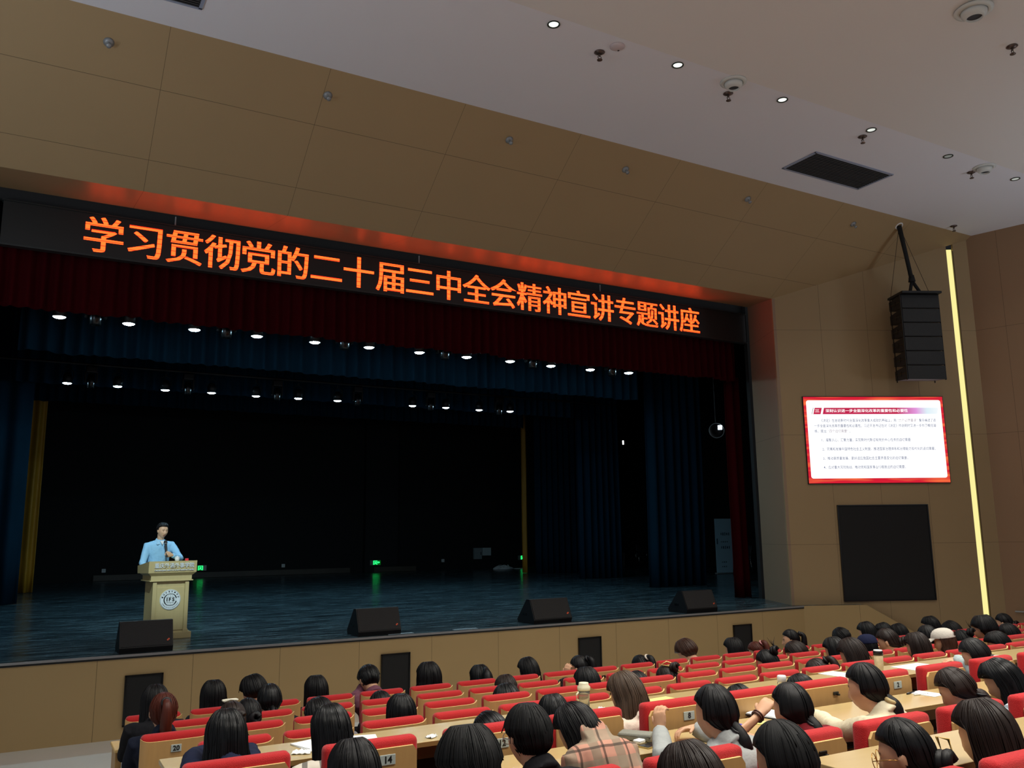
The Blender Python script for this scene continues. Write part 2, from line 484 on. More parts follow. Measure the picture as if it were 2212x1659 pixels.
# ---------------------------------------------------------------- curtains
def curtain(name, p0, p1, z0, z1, m, label, cat, wl=0.28, amp=0.07, seed=0, group=None, hem=0.0, nz=10, flare=0.0):
    rnd = random.Random(seed)
    p0 = np.array([*p0, 0.0]); p1 = np.array([*p1, 0.0]); L = np.linalg.norm(p1 - p0)
    d = (p1 - p0) / L; n = np.array([-d[1], d[0], 0])
    nu = max(12, int(L / wl * 10)); ph = []; a = 0
    for i in range(nu + 1):
        a += 2 * PI * (L / nu) / wl * (0.75 + 0.5 * noise.noise(Vector((i * 0.13, seed * 3.1, 0))) + 0.25)
        ph.append(a)
    v = []; f = []
    for j in range(nz + 1):
        t = j / nz
        for i in range(nu + 1):
            u = i / nu
            k = 1 + 0.5 * noise.noise(Vector((u * L * 1.3, seed, 2.0)))
            w = amp * k * (0.75 + 0.35 * (1 - t)) * math.sin(ph[i] + 0.5 * noise.noise(Vector((u * L * 2, t * 2, seed))))
            w += 0.5 * amp * noise.noise(Vector((u * L * 4, t * 1.2, seed + 9)))
            off = flare * (1 - t) ** 3
            z = z0 + (z1 - z0) * t
            if j == 0: z += hem * noise.noise(Vector((u * L * 1.7, seed, 5)))
            p = p0 + d * (u * L) + n * (w + off)
            v.append((p[0], p[1], z))
    for j in range(nz):
        for i in range(nu):
            b = j * (nu + 1) + i
            f.append((b, b + 1, b + nu + 2, b + nu + 1))
    o = raw(name, v, f, m, smooth=True)
    md = o.modifiers.new('thickness', 'SOLIDIFY'); md.thickness = 0.012
    return tag(o, label, cat, group)

curtain('valance_curtain', (-1.9, 14.82), (14.55, 14.82), 6.08, 7.05, M_redv, 'dark red pleated valance hanging right under the red lettered banner', 'curtain', wl=0.20, amp=0.05, seed=1, hem=0.05)
curtain('leg_curtain', (14.34, 14.98), (14.86, 15.0), 1.06, 6.2, M_redv, 'narrow dark red side curtain at the right end of the stage opening', 'curtain', wl=0.22, amp=0.06, seed=2)
curtain('leg_curtain', (-1.9, 14.98), (-0.56, 14.98), 1.06, 6.2, M_redv, 'dark red side curtain cut by the left picture edge', 'curtain', wl=0.22, amp=0.06, seed=3)
curtain('border_curtain', (-0.3, 18.0), (14.1, 18.0), 6.03, 12.98, M_bluev, 'dark blue border curtain just behind the front row of stage lights', 'curtain', wl=0.26, amp=0.06, seed=4, hem=0.04)
curtain('border_curtain', (-0.5, 23.0), (15.35, 23.0), 6.24, 12.98, M_bluev, 'middle dark blue border curtain, behind the rear row of stage lights', 'curtain', wl=0.26, amp=0.06, seed=5, hem=0.04)
curtain('border_curtain', (-0.6, 28.5), (16.7, 28.5), 6.60, 12.98, M_bluev, 'rearmost dark blue border curtain above the black back wall', 'curtain', wl=0.26, amp=0.06, seed=6, hem=0.04)
curtain('leg_curtain', (15.25, 19.1), (17.2, 19.1), 1.06, 12.98, M_bluev, 'nearest of the dark blue side curtains at stage right, left of the wing chairs', 'curtain', wl=0.3, amp=0.09, seed=7, flare=0.1)
curtain('leg_curtain', (16.4, 24.4), (18.05, 24.2), 1.06, 12.98, M_bluev, 'middle dark blue side curtain at the right of the stage', 'curtain', wl=0.26, amp=0.08, seed=8)
curtain('leg_curtain', (17.35, 28.8), (19.6, 28.6), 1.06, 12.98, M_bluev, 'rear dark blue side curtain next to the right golden strip', 'curtain', wl=0.26, amp=0.08, seed=9)
curtain('leg_curtain', (-2.6, 23.7), (0.05, 23.9), 1.06, 12.98, M_bluev, 'dark blue side curtain at the far left of the stage', 'curtain', wl=0.5, amp=0.10, seed=10)
curtain('gold_curtain', (0.0, 28.7), (0.42, 28.75), 1.06, 7.4, M_gold, 'narrow golden curtain edge at the left of the black back wall', 'curtain', wl=0.3, amp=0.09, seed=11, flare=0.05)
curtain('gold_curtain', (17.16, 29.5), (17.36, 29.5), 1.06, 7.4, M_gold, 'thin golden curtain edge at the right of the black back wall', 'curtain', wl=0.22, amp=0.05, seed=12)

# ---------------------------------------------------------------- LED banner
ban = thing('led_banner', 'long black LED banner with glowing orange-red Chinese slogan across the stage opening', 'sign', (7.0, 14.45, 6.95))
mb = MB(); mb.box((0, 0.06, 0.335), (15.2, 0.10, 0.67)); mb.build('display_panel', mat('led_panel_off', (32, 34, 34), rough=0.5), ban)
mb = MB(); mb.box((0, 0.055, -0.012), (15.24, 0.13, 0.024)); mb.box((0, 0.055, 0.682), (15.24, 0.13, 0.02))
mb.build('frame', mat('banner_frame', (58, 62, 62), rough=0.35, metal=0.5), ban)
def led_mat():
    m = bpy.data.materials.new('led_glow'); m.use_nodes = True
    T = NT(m); b = m.node_tree.nodes['Principled BSDF']
    b.inputs['Base Color'].default_value = (0.02, 0.005, 0.002, 1)
    tc = T.new('ShaderNodeTexCoord'); sp = T.new('ShaderNodeSeparateXYZ'); T.link(tc.outputs['Object'], sp.inputs[0])
    q = T.math('FRACT', T.math('DIVIDE', sp.outputs[2], 0.082))
    ln = T.math('LESS_THAN', q, 0.14)
    col = T.mix(ln, (1.0, 0.052, 0.007), (0.5, 0.010, 0.002))
    T.link(col, b.inputs['Emission Color']); b.inputs['Emission Strength'].default_value = 5.0
    return m
M_led = led_mat()
M_ledr = emit_mat('led_glow_rim', (255, 40, 8), 1.0)
SLOGAN = '学习贯彻党的二十届三中全会精神宣讲专题讲座'
letters = []
for i, ch in enumerate(SLOGAN):
    x = 0.80 + i * 0.6035 - 7.0
    lt = empty('tmp')
    for k, (dx, off, mm, yy) in enumerate(((0.0, 0.014, M_ledr, 0.004), (0.0, 0.0015, M_led, -0.002), (0.009, 0.0015, M_led, -0.0024), (-0.009, 0.0015, M_led, -0.0028))):
        o = text_mesh('character_tmp', ch, 0.62, mm, None, offset=off)
        co = np.empty(len(o.data.vertices) * 3); o.data.vertices.foreach_get('co', co); co = co.reshape(-1, 3)
        if k == 0:
            cxm = (co[:, 0].max() + co[:, 0].min()) / 2
            hw = (co[:, 0].max() - co[:, 0].min()) / 2
        co = co + np.array([x + dx - cxm, 0.008 + yy, 0.335])
        zc = 0.335 + 0.0
        o.data.vertices.foreach_set('co', co.ravel())
        letters.append(o)
    bpy.data.objects.remove(lt)
def join_objs(name, objs, parent):
    mats = []; V = []; F = []; MI = []
    for o in objs:
        me = o.data; n = len(V)
        V += [v.co[:] for v in me.vertices]
        mm = me.materials[0]
        if mm not in mats: mats.append(mm)
        for p in me.polygons: F.append([i + n for i in p.vertices]); MI.append(mats.index(mm))
    me = bpy.data.meshes.new(name); me.from_pydata(V, [], F)
    for q in mats: me.materials.append(q)
    me.polygons.foreach_set('material_index', MI); me.update()
    for o in objs:
        d = o.data; bpy.data.objects.remove(o); bpy.data.meshes.remove(d)
    o = bpy.data.objects.new(name, me); COL.objects.link(o); o.parent = parent
    return o
zs = [v.co.z for o in letters for v in o.data.vertices]
dz = 0.345 - (max(zs) + min(zs)) / 2
for o in letters:
    for v in o.data.vertices: v.co.z += dz
join_objs('lettering', letters, ban)
hg = MB()
for px in (378, 906, 1293):
    X = ony(px, 500, 14.5)[0] - 7.0
    hg.tube([(X, 0.06, 0.68), (X, 0.06, 0.86)], 0.012, 6)
hg.build('hanger', M_grey, ban)

# ---------------------------------------------------------------- stage lights
ROW1 = [(128, 685), (278, 700), (420, 713), (555, 727), (680, 740), (797, 751), (906, 762), (1008, 772), (1102, 781), (1190, 791), (1275, 799), (1358, 806)]
ROW2 = [(145, 828), (254, 835), (357, 843), (457, 849), (553, 856), (644, 861), (729, 866), (891, 877), (963, 881), (1035, 886), (1102, 889)]
ORD = ['first', 'second', 'third', 'fourth', 'fifth', 'sixth', 'seventh', 'eighth', 'ninth', 'tenth', 'eleventh', 'twelfth', 'thirteenth',
       'fourteenth', 'fifteenth', 'sixteenth', 'seventeenth', 'eighteenth', 'nineteenth', 'twentieth', '21st', '22nd', '23rd', '24th', '25th', '26th', '27th', '28th', '29th', '30th', '31st']
def par_light():
    t = empty('stage_light')
    mb = MB(); mb.lathe([(0.02, 0.26), (0.07, 0.25), (0.105, 0.16), (0.112, 0.0), (0.104, 0.0), (0.098, 0.03)], n=20); mb.build('housing', M_blackm, t, True)
    mb = MB(); mb.lathe([(0.001, -0.024), (0.04, -0.021), (0.075, -0.012), (0.1, 0.006), (0.1, 0.02)], n=20); mb.build('lens', M_lamp, t)
    mb = MB(); mb.tube([(-0.125, 0, 0.12), (-0.125, 0, 0.3), (0, 0, 0.36), (0.125, 0, 0.3), (0.125, 0, 0.12)], 0.012, 6)
    mb.tube([(0, 0, 0.36), (0, 0, 0.425)], 0.02, 6); mb.build('yoke', M_blackm, t)
    return t
proto = par_light(); used = False
PIPES = []
for row, (pts, Y, txt) in enumerate(((ROW1, 16.0, 'front row under the red valance'), (ROW2, 21.5, 'rear row over the back stage'))):
    zs = []
    for i, (px, py) in enumerate(pts):
        p = ony(px, py, Y); zs.append(p[2])
        o = copy_tree(proto) if used else proto
        used = True
        o.location = (p[0], p[1], p[2])
        if row == 1: o.scale = (0.95, 0.95, 0.95)
        tag(o, f'lit white stage light, {ORD[i]} from the left in the {txt}', 'stage light', 'stage lights in the ' + ('front' if row == 0 else 'rear') + ' row')
    z = sum(zs) / len(zs) + 0.46
    mb = MB(); mb.tube([(-2.5, Y, z), (16.0, Y, z)], 0.03, 8)
    pipe = mb.build('lighting_pipe', M_blackm)
    tag(pipe, 'black pipe carrying the ' + ('front' if row == 0 else 'rear') + ' row of stage lights', 'pipe')
    PIPES.append((Y, z))
    mb = MB()
    for xx in (-2.0, 4.0, 10.0, 15.5): mb.tube([(xx, Y, z), (xx, Y, 13)], 0.006, 5)
    mb.build('suspension_wire', M_blackm, pipe)
# black moving heads between the lights
def moving_head():
    t = empty('moving_head_light')
    mb = MB(); mb.box((0, 0, 0.30), (0.3, 0.22, 0.16), bev=0.03); mb.build('base', M_blackm, t)
    mb = MB()
    for s in (-1, 1): mb.box((s * 0.15, 0, 0.12), (0.05, 0.12, 0.26), bev=0.02)
    mb.build('yoke', M_blackm, t)
    mb = MB(); mb.lathe([(0.03, 0.2), (0.09, 0.18), (0.11, 0.05), (0.09, -0.12), (0.075, -0.13), (0.07, -0.1)], n=18); mb.build('head', M_blackgloss, t, True)
    return t
mh = moving_head(); used = False
for row, (lst, Y) in enumerate((([(205, 712), (488, 740), (743, 766), (960, 786), (1150, 802), (1322, 816)], 16.0), ([(195, 842), (405, 858), (598, 870), (772, 884), (930, 888), (1078, 895)], 21.5))):
    for i, (px, py) in enumerate(lst):
        p = ony(px, py, Y)
        o = copy_tree(mh) if used else mh
        used = True
        z = PIPES[row][1] - 0.42
        o.location = (p[0], p[1], z)
        s = 1.0 if row == 0 else 0.8
        o.scale = (s, s, 0.41 / 0.41)
        tag(o, f'black moving head light, {ORD[i]} from the left among the ' + ('front' if row == 0 else 'rear') + ' row of stage lights', 'stage light', 'moving heads')
# wing lights at stage right
p = ony(1548, 930, 17.5)
wl = thing('wing_light', 'round black lamp with a bright white corner beside the right red curtain', 'lamp', tuple(p), math.radians(-35))
mb = MB(); M90 = Matrix.Rotation(PI / 2, 3, 'X')
mb.lathe([(0.02, -0.16), (0.15, -0.14), (0.2, -0.02), (0.21, 0.0), (0.18, 0.012), (0.1, 0.0)], M=M90, n=28); mb.build('dish', M_blackgloss, wl, True)
mb = MB(); mb.torus((0, 0, 0), 0.2, 0.012, M=M90); mb.build('rim', M_grey, wl, True)
mb = MB()
for k in range(4): mb.box((0.09, -0.03, 0.03 + 0.032 * k), (0.11, 0.012, 0.018))
mb.build('lamp_tubes', emit_mat('lamp_tube_glow', (230, 245, 255), 6.0), wl)
mb = MB(); mb.tube([(0, 0.12, 0.1), (0, 0.14, 13 - p[2])], 0.02, 8); mb.build('bracket', M_blackm, wl)
p = ony(1346, 956, 27.5)
wl = thing('work_lamp', 'small white work lamp glowing between the blue side curtains', 'lamp', tuple(p))
mb = MB(); mb.box((0, 0, 0), (0.05, 0.05, 0.16), bev=0.01); mb.build('lamp', emit_mat('work_lamp_glow', (255, 255, 255), 3.0), wl)
mb = MB(); mb.tube([(0, 0.04, 0), (0, 0.04, 13 - p[2])], 0.015, 6); mb.build('hanger', M_blackm, wl)

# ---------------------------------------------------------------- lectern
M_lwood = mat('lectern_wood', (190, 174, 124), rough=0.4, vary=0.08, vscale=5, stretch=(6, 6, 0.7))
LX, LY, LRZ = 2.035, 14.5, math.radians(6)
LSC = 0.965
lec = thing('lectern', 'pale wooden lectern with round white emblem and silver lettering on the stage', 'lectern', (LX, LY, SZ), LRZ)
lec.scale = (LSC, LSC, LSC)
mb = MB(); mb.box((0, 0, 0.05), (0.68, 0.58, 0.10), bev=0.006)
mb.prism([(-0.30, -0.27), (0.30, -0.27), (0.30, 0.27), (-0.30, 0.27)], 'z', 0.10, 0.12); mb.build('plinth', M_lwood, lec)
mb = MB(); mb.box((0, 0, 0.50), (0.54, 0.48, 0.78)); mb.build('body', M_lwood, lec)
for s in (-1, 1):
    mb = MB(); mb.box((s * 0.245, -0.262, 0.49), (0.06, 0.04, 0.76), bev=0.006); mb.box((s * 0.245, -0.262, 0.12), (0.075, 0.05, 0.05), bev=0.004)
    mb.build('pilaster', M_lwood, lec)
mb = MB(); mb.box((0, -0.246, 0.46), (0.43, 0.02, 0.66), bev=0.003); mb.build('front_panel', M_lwood, lec)
mb = MB(); mb.box((0, 0.0, 0.895), (0.66, 0.60, 0.018), bev=0.004); mb.box((0, 0.0, 0.935), (0.62, 0.56, 0.075)); mb.build('cornice', M_lwood, lec)
# flared head with a sloping desk
def frus(mb, b, t, z0, z1):
    v = [(-b[0], -b[1], z0), (b[0], -b[1], z0), (b[0], b[2], z0), (-b[0], b[2], z0), (-t[0], -t[1], z1), (t[0], -t[1], z1), (t[0], t[2], z1), (-t[0], t[2], z1)]
    mb.add(v, [(3, 2, 1, 0), (4, 5, 6, 7), (0, 1, 5, 4), (1, 2, 6, 5), (2, 3, 7, 6), (3, 0, 4, 7)])
mb = MB(); frus(mb, (0.31, 0.28, 0.28), (0.365, 0.33, 0.36), 0.97, 1.02)
v = [(-0.365, -0.33, 1.02), (0.365, -0.33, 1.02), (0.365, 0.40, 1.0), (-0.365, 0.40, 1.0), (-0.365, -0.345, 1.20), (0.365, -0.345, 1.20), (0.365, 0.42, 1.12), (-0.365, 0.42, 1.12)]
mb.add(v, [(3, 2, 1, 0), (4, 5, 6, 7), (0, 1, 5, 4), (1, 2, 6, 5), (2, 3, 7, 6), (3, 0, 4, 7)])
mb.build('desk_head', M_lwood, lec)
M_silver = mat('silver_letters', (226, 234, 234), rough=0.3, metal=0.15)
sl = text_mesh('lettering', '重庆外语外事学院', 0.085, M_silver, lec, extrude=0.006, offset=0.001, fit=0.60)
sl.matrix_local = Matrix.Translation((0.02, -0.347, 1.125)) @ Matrix.Rotation(math.radians(8), 4, 'Y') @ Matrix.Shear('XZ', 4, (0.25, 0.0)) if False else Matrix.Translation((0.02, -0.346, 1.125))
sl = text_mesh('lettering', 'CHONGQING INSTITUTE OF FOREIGN STUDIES', 0.03, M_silver, lec, extrude=0.005, offset=0.0006, fit=0.60)
sl.matrix_local = Matrix.Translation((0.02, -0.344, 1.058))
# round emblem
em = empty('emblem', (0.0, -0.262, 0.60)); em.parent = lec
M_emw = mat('emblem_white', (226, 236, 236), rough=0.4); M_emk = mat('emblem_ink', (20, 26, 28), rough=0.5)
Mx = Matrix.Rotation(PI / 2, 3, 'X')
mb = MB(); mb.lathe([(0.001, 0.006), (0.155, 0.006), (0.158, 0.003), (0.158, -0.008)], M=Mx, n=56); mb.build('disc', M_emw, em)
ink = MB()
def ring2(R, w, a0=0.0, a1=2 * PI, y=-0.0075, n=60, sx=1.0):
    v = []; f = []
    for i in range(n + 1):
        a = a0 + (a1 - a0) * i / n
        v += [((R - w / 2) * sx * math.cos(a), y, (R - w / 2) * math.sin(a)), ((R + w / 2) * sx * math.cos(a), y, (R + w / 2) * math.sin(a))]
    for i in range(n): f.append((2 * i, 2 * i + 1, 2 * i + 3, 2 * i + 2))
    ink.add(v, f)
ring2(0.150, 0.003)
v = []; f = []                                    # thick C of varying width
for i in range(61):
    a = math.radians(14) + math.radians(332) * i / 60
    w = 0.006 + 0.014 * abs(math.cos(a * 0.5 + 0.1)) ** 1.5 if True else 0
    w = 0.005 + 0.012 * (0.5 + 0.5 * math.cos(2 * a))
    v += [((0.094 - w / 2) * math.cos(a), -0.0078, (0.094 - w / 2) * math.sin(a)), ((0.094 + w / 2) * math.cos(a), -0.0078, (0.094 + w / 2) * math.sin(a))]
for i in range(60): f.append((2 * i, 2 * i + 1, 2 * i + 3, 2 * i + 2))
ink.add(v, f)
ring2(0.086, 0.003, sx=0.5); ring2(0.086, 0.002)
ink.box((0, -0.0076, 0.06), (0.003, 0.001, 0.05)); ink.box((0, -0.0076, -0.062), (0.003, 0.001, 0.045))
ink.box((0, -0.0076, 0.038), (0.13, 0.001, 0.003)); ink.box((0, -0.0076, -0.042), (0.13, 0.001, 0.003))
ink.build('mark', M_emk, em)
for ch, x in (('I', -0.05), ('F', -0.008), ('S', 0.046)):
    o = text_mesh('letter', ch, 0.072, M_emk, em, extrude=0.001, offset=0.003)
    o.matrix_local = Matrix.Translation((x, -0.0082, 0.0))
for i, ch in enumerate('重庆外语外事学院'):
    a = math.radians(162 - i * 144 / 7)
    o = text_mesh('letter', ch, 0.026, M_emk, em, extrude=0.0006, offset=0.0006)
    o.matrix_local = Matrix.Translation((0.124 * math.cos(a), -0.0078, 0.124 * math.sin(a))) @ Matrix.Rotation(-(a - PI / 2), 4, 'Y')
s_ = 'CHONGQING INSTITUTE OF FOREIGN STUDIES'
for i, ch in enumerate(s_):
    if ch == ' ': continue
    a = math.radians(205 + i * 130 / (len(s_) - 1))
    o = text_mesh('letter', ch, 0.013, M_emk, em, extrude=0.0004, offset=0.0002)
    o.matrix_local = Matrix.Translation((0.126 * math.cos(a), -0.0078, 0.126 * math.sin(a))) @ Matrix.Rotation(-(a + PI / 2), 4, 'Y')
LM = Matrix.Translation((LX, LY, SZ)) @ Matrix.Rotation(LRZ, 4, 'Z') @ Matrix.Scale(LSC, 4)
def on_desk(x, y): return LM @ Vector((x, y, 1.20 - 0.08 * (y + 0.345) / 0.765))
cupt = thing('tea_cup', 'small pale lidded cup on top of the lectern', 'cup', on_desk(0.07, -0.27))
mb = MB(); mb.lathe([(0.02, 0.0), (0.03, 0.004), (0.036, 0.055), (0.033, 0.057), (0.03, 0.01)], n=20); mb.build('cup_body', M_white, cupt, True)
mb = MB(); mb.lathe([(0.037, 0.057), (0.03, 0.068), (0.006, 0.07), (0.008, 0.08), (0.001, 0.083)], n=20); mb.build('lid', M_white, cupt, True)
rb = thing('red_box', 'small red object on the right corner of the lectern top', 'box', on_desk(0.22, -0.27))
mb = MB(); mb.box((0, 0, 0.02), (0.05, 0.04, 0.04), bev=0.008); mb.build('box', mat('red_plastic', (220, 40, 50), rough=0.4), rb)

# ---------------------------------------------------------------- floor monitors
def monitor():
    t = empty('stage_monitor')
    prof = [(-0.30, 0.0), (0.20, 0.0), (0.20, 0.09), (-0.08, 0.40), (-0.16, 0.40), (-0.30, 0.08)]
    mb = MB(); mb.prism([(-p[0], p[1]) for p in prof], 'x', -0.40, 0.40); mb.build('cabinet', M_blackm, t)
    v = np.array([(-0.385, 0.2), (0.385, 0.2)])
    a = np.array([0.296, 0.105]); b = np.array([0.165, 0.393]); n_ = np.array([-(0.393 - 0.105), -(0.296 - 0.165)]) ; n_ = n_ / np.linalg.norm(n_)
    mb = MB()
    A_ = (-0.296 - 0.012, 0.10); B_ = (-0.166 - 0.012, 0.395)
    return t, mb
def make_monitor():
    t = empty('stage_monitor')
    # slanted face to the hall, back sloping down to the stage; local -Y is the hall side
    poly = [(-0.22, 0.0), (-0.24, 0.07), (-0.10, 0.40), (0.0, 0.40), (0.30, 0.06), (0.28, 0.0)]
    mb = MB(); mb.prism(poly, 'x', -0.36, 0.36); mb.build('cabinet', M_blackm, t)
    d = np.array([0.14, 0.33]); d = d / np.linalg.norm(d); n = np.array([-d[1], d[0]])
    P = np.array([-0.24, 0.07]) + d * 0.012 + n * 0.008; Q = P + d * 0.335
    mb = MB(); mb.prism([tuple(P), tuple(Q), tuple(Q - n * 0.012), tuple(P - n * 0.012)], 'x', -0.345, 0.345); mb.build('grille', M_grille, t)
    P2 = P + d * 0.055 + n * 0.003
    mb = MB()
    for x0, s in ((0.275, 0.0), (0.29, 0.012)):
        a = P2 + d * s; b = a + d * 0.02
        mb.prism([tuple(a), tuple(b), tuple(b - n * 0.004), tuple(a - n * 0.004)], 'x', x0, x0 + 0.022)
    mb.build('badge', mat('orange_badge', (225, 90, 50), rough=0.4), t)
    mb = MB()
    for s in (-1, 1): mb.box((s * 0.362, 0.05, 0.15), (0.006, 0.12, 0.04), bev=0.002)
    mb.build('handle', M_blackgloss, t)
    return t
mon0 = make_monitor()
for i, (xa, xb, lab) in enumerate(((1.26, 1.91, 'black wedge speaker right in front of the lectern'), (4.55, 5.24, 'black wedge speaker at the stage edge, next to the right of the lectern'),
                                   (7.62, 8.40, 'black wedge speaker near the middle of the stage edge, third from the left'), (10.95, 11.75, 'black wedge speaker at the stage edge furthest from the lectern'))):
    o = mon0 if i == 0 else copy_tree(mon0)
    o.location = ((xa + xb) / 2, 13.02, SZ)
    o.rotation_euler = (0, 0, (-0.28, 0.0, 0.03, 0.03)[i] if i else 0.0)
    w = (xb - xa) / 0.72
    o.scale = (max(0.93, min(1.08, w)), 1, 1)
    tag(o, lab, 'speaker', 'wedge speakers on the stage edge')

# ---------------------------------------------------------------- back wall fittings
M_exit = emit_mat('exit_green_glow', (40, 255, 120), 2.2)
M_exitd = emit_mat('exit_green_dim', (0, 150, 40), 0.35)
def exit_sign(px, py, Y, label, flip=1, arrow=True):
    p = ony(px, py, Y)
    t = thing('exit_sign', label, 'exit sign', tuple(p))
    mb = MB(); mb.box((0, 0.02, 0), (0.46, 0.04, 0.20), bev=0.005); mb.build('housing', M_grey, t)
    mb = MB(); mb.box((0.06 * flip, -0.003, 0), (0.33, 0.006, 0.18)); mb.build('face', M_exitd, t)
    mb = MB()
    def bx(x, z, w, h, r=0.0): mb.box((x * flip, -0.009, z), (w, 0.006, h))
    bx(-0.085, 0.0, 0.025, 0.16); bx(0.065, 0.0, 0.025, 0.16); bx(-0.01, 0.072, 0.17, 0.022)
    for (x0, z0), (x1, z1), r in (((-0.01, 0.035), (-0.015, -0.01), 0.018), ((-0.015, -0.01), (-0.05, -0.07), 0.013), ((-0.015, -0.01), (0.03, -0.06), 0.013), ((-0.01, 0.025), (0.035, 0.0), 0.010), ((-0.01, 0.025), (-0.05, 0.01), 0.010)):
        mb.tube([(x0 * flip, -0.009, z0), (x1 * flip, -0.009, z1)], r, 6)
    mb.build('pictogram', M_exit, t)
    if arrow:
        mb = MB(); mb.box((0.105 * flip, -0.009, 0.01), (0.06, 0.006, 0.025))
        q = [(0.125 * flip, 0.055), (0.125 * flip, -0.035), (0.195 * flip, 0.01)]
        mb.prism(q, 'y', -0.012, -0.006); mb.build('arrow', M_exit, t)
    return t
exit_sign(811, 1215.5, 34.66, 'green lit exit sign with right arrow on the black back wall pillar')
exit_sign(432.5, 1227, 34.93, 'green lit exit sign seen beside the right edge of the lectern', flip=-1, arrow=False)
exit_sign(1129, 1204.5, 34.93, 'green lit exit sign half behind the right golden curtain strip')
so = None
for px, py, lab in ((612, 1222, 'white wall socket at the middle of the black back wall'), (957, 1211, 'white wall socket left of the two grey boxes on the back wall'), (224, 1233, 'white wall socket at the far left of the back wall, left of the lectern')):
    p = ony(px, py, 34.93)
    t = thing('wall_socket', lab, 'socket', tuple(p), 0, 'white sockets on the back wall')
    mb = MB(); mb.box((0, 0.01, 0), (0.13, 0.03, 0.13), bev=0.004); mb.build('plate', M_white, t)
    mb = MB()
    for s in (-1, 1): mb.box((0.02 * s, -0.008, 0.0), (0.012, 0.006, 0.05))
    mb.build('slots', M_grey, t)
M_box = mat('cabinet_grey', (190, 205, 205), rough=0.5)
for (x0, x1, z0, z1, lab, hd) in ((17.76, 18.15, 1.47, 1.96, 'taller grey metal box on the back wall, left of the pair', True), (18.19, 18.61, 1.62, 1.96, 'square pale grey metal box on the back wall, right of the pair', False)):
    t = thing('electrical_box', lab, 'box', ((x0 + x1) / 2, 34.94, (z0 + z1) / 2), 0, 'grey boxes on the back wall')
    mb = MB(); mb.box((0, -0.02, 0), (x1 - x0, 0.12, z1 - z0), bev=0.006); mb.build('case', M_box if not hd else mat('cabinet_grey_dark', (140, 152, 152), rough=0.5), t)
    mb = MB(); mb.box((0, -0.084, 0), (x1 - x0 - 0.05, 0.012, z1 - z0 - 0.05), bev=0.003); mb.build('door', M_box if not hd else MATS['cabinet_grey_dark'], t)
    if hd:
        mb = MB(); mb.box((0.13, -0.098, 0), (0.025, 0.02, 0.12), bev=0.005); mb.build('handle', M_blackm, t)
# heap of white cable on the stage floor
p = ony(1088, 1233, 33.4); p[2] = SZ
rnd = random.Random(3); pts = []
for i in range(150):
    a = i * 0.55 + rnd.uniform(-0.3, 0.3); r = 0.16 + 0.36 * rnd.random()
    h = max(0.02, 0.36 * (1 - r / 0.42) * rnd.random() + 0.02)
    pts.append((p[0] + r * math.cos(a) * 1.1, p[1] + r * math.sin(a) * 0.6, SZ + h))
for k in range(6): pts.append((p[0] + 0.5 + 0.09 * k, p[1] - 0.2, SZ + 0.02))
cu = bpy.data.curves.new('cable_heap', 'CURVE'); cu.dimensions = '3D'; cu.bevel_depth = 0.016; cu.resolution_u = 4
sp_ = cu.splines.new('NURBS'); sp_.points.add(len(pts) - 1)
for q, pt in zip(sp_.points, pts): q.co = (*pt, 1)
sp_.order_u = 4; sp_.use_endpoint_u = True
tmp = bpy.data.objects.new('tmp', cu); COL.objects.link(tmp); me = eval_mesh(tmp); bpy.data.objects.remove(tmp)
me.materials.clear()
tag(link_mesh('cable_heap', me, M_white, None, True), 'tangled heap of white cable on the stage floor by the back wall', 'cable')

# roll-up stand and chairs in the right wing
rp = thing('roll_up_banner', 'tall pale blue roll-up banner standing in the right wing behind a chair', 'banner', (22.34, 23.8, SZ), math.radians(-6))
mb = MB(); mb.box((0, 0, 1.0), (0.80, 0.012, 1.94)); mb.build('sheet', mat('pale_blue_sheet', (190, 226, 240), rough=0.5), rp)
mb = MB(); mb.box((0, 0, 0.025), (0.86, 0.16, 0.05), bev=0.01); mb.box((0, 0.02, 1.0), (0.03, 0.02, 1.95)); mb.build('stand', M_grey, rp)
mb = MB()
for z, n_, h in ((1.42, 5, 0.12), (1.14, 4, 0.05), (0.94, 5, 0.11), (0.42, 3, 0.05), (0.26, 3, 0.05)):
    for k in range(n_): mb.box((-0.14 + 0.085 * k, -0.008, z), (0.035 + 0.015 * (k % 2), 0.003, h * (0.7 + 0.3 * ((k * 7) % 3) / 2)))
mb.box((-0.32, -0.008, 1.16), (0.05, 0.004, 0.2))
mb.build('print', mat('faint_print', (70, 100, 118), rough=0.6), rp)
def wing_chair():
    t = empty('conference_chair')
    mb = MB(); mb.box((0, 0, 0.46), (0.48, 0.46, 0.09), bev=0.03); mb.build('seat', M_blackm, t, True)
    mb = MB(); mb.box((0, 0.25, 0.76), (0.46, 0.07, 0.52), bev=0.03, rx=-0.16); mb.build('backrest', M_blackm, t, True)
    for s in (-1, 1):
        mb = MB(); mb.tube([(s * 0.26, -0.27, 0.0), (s * 0.26, -0.23, 0.66), (s * 0.26, -0.16, 0.70), (s * 0.26, 0.22, 0.69)], 0.015, 8); mb.build('front_leg', M_chrome, t, True)
        mb = MB(); mb.tube([(s * 0.25, 0.28, 0.0), (s * 0.25, 0.2, 0.45), (s * 0.25, 0.3, 0.95)], 0.014, 8); mb.build('rear_leg', M_chrome, t, True)
        mb = MB(); mb.box((s * 0.26, 0.0, 0.71), (0.05, 0.36, 0.03), bev=0.012); mb.build('armrest', M_blackm, t, True)
    return t
ch0 = wing_chair()
p = onz(1570, 1240, SZ); ch0.location = (22.3, 22.9, SZ); ch0.rotation_euler = (0, 0, math.radians(-115))
tag(ch0, 'black chair with chrome legs in front of the pale blue banner', 'chair', group='chairs in the wing')
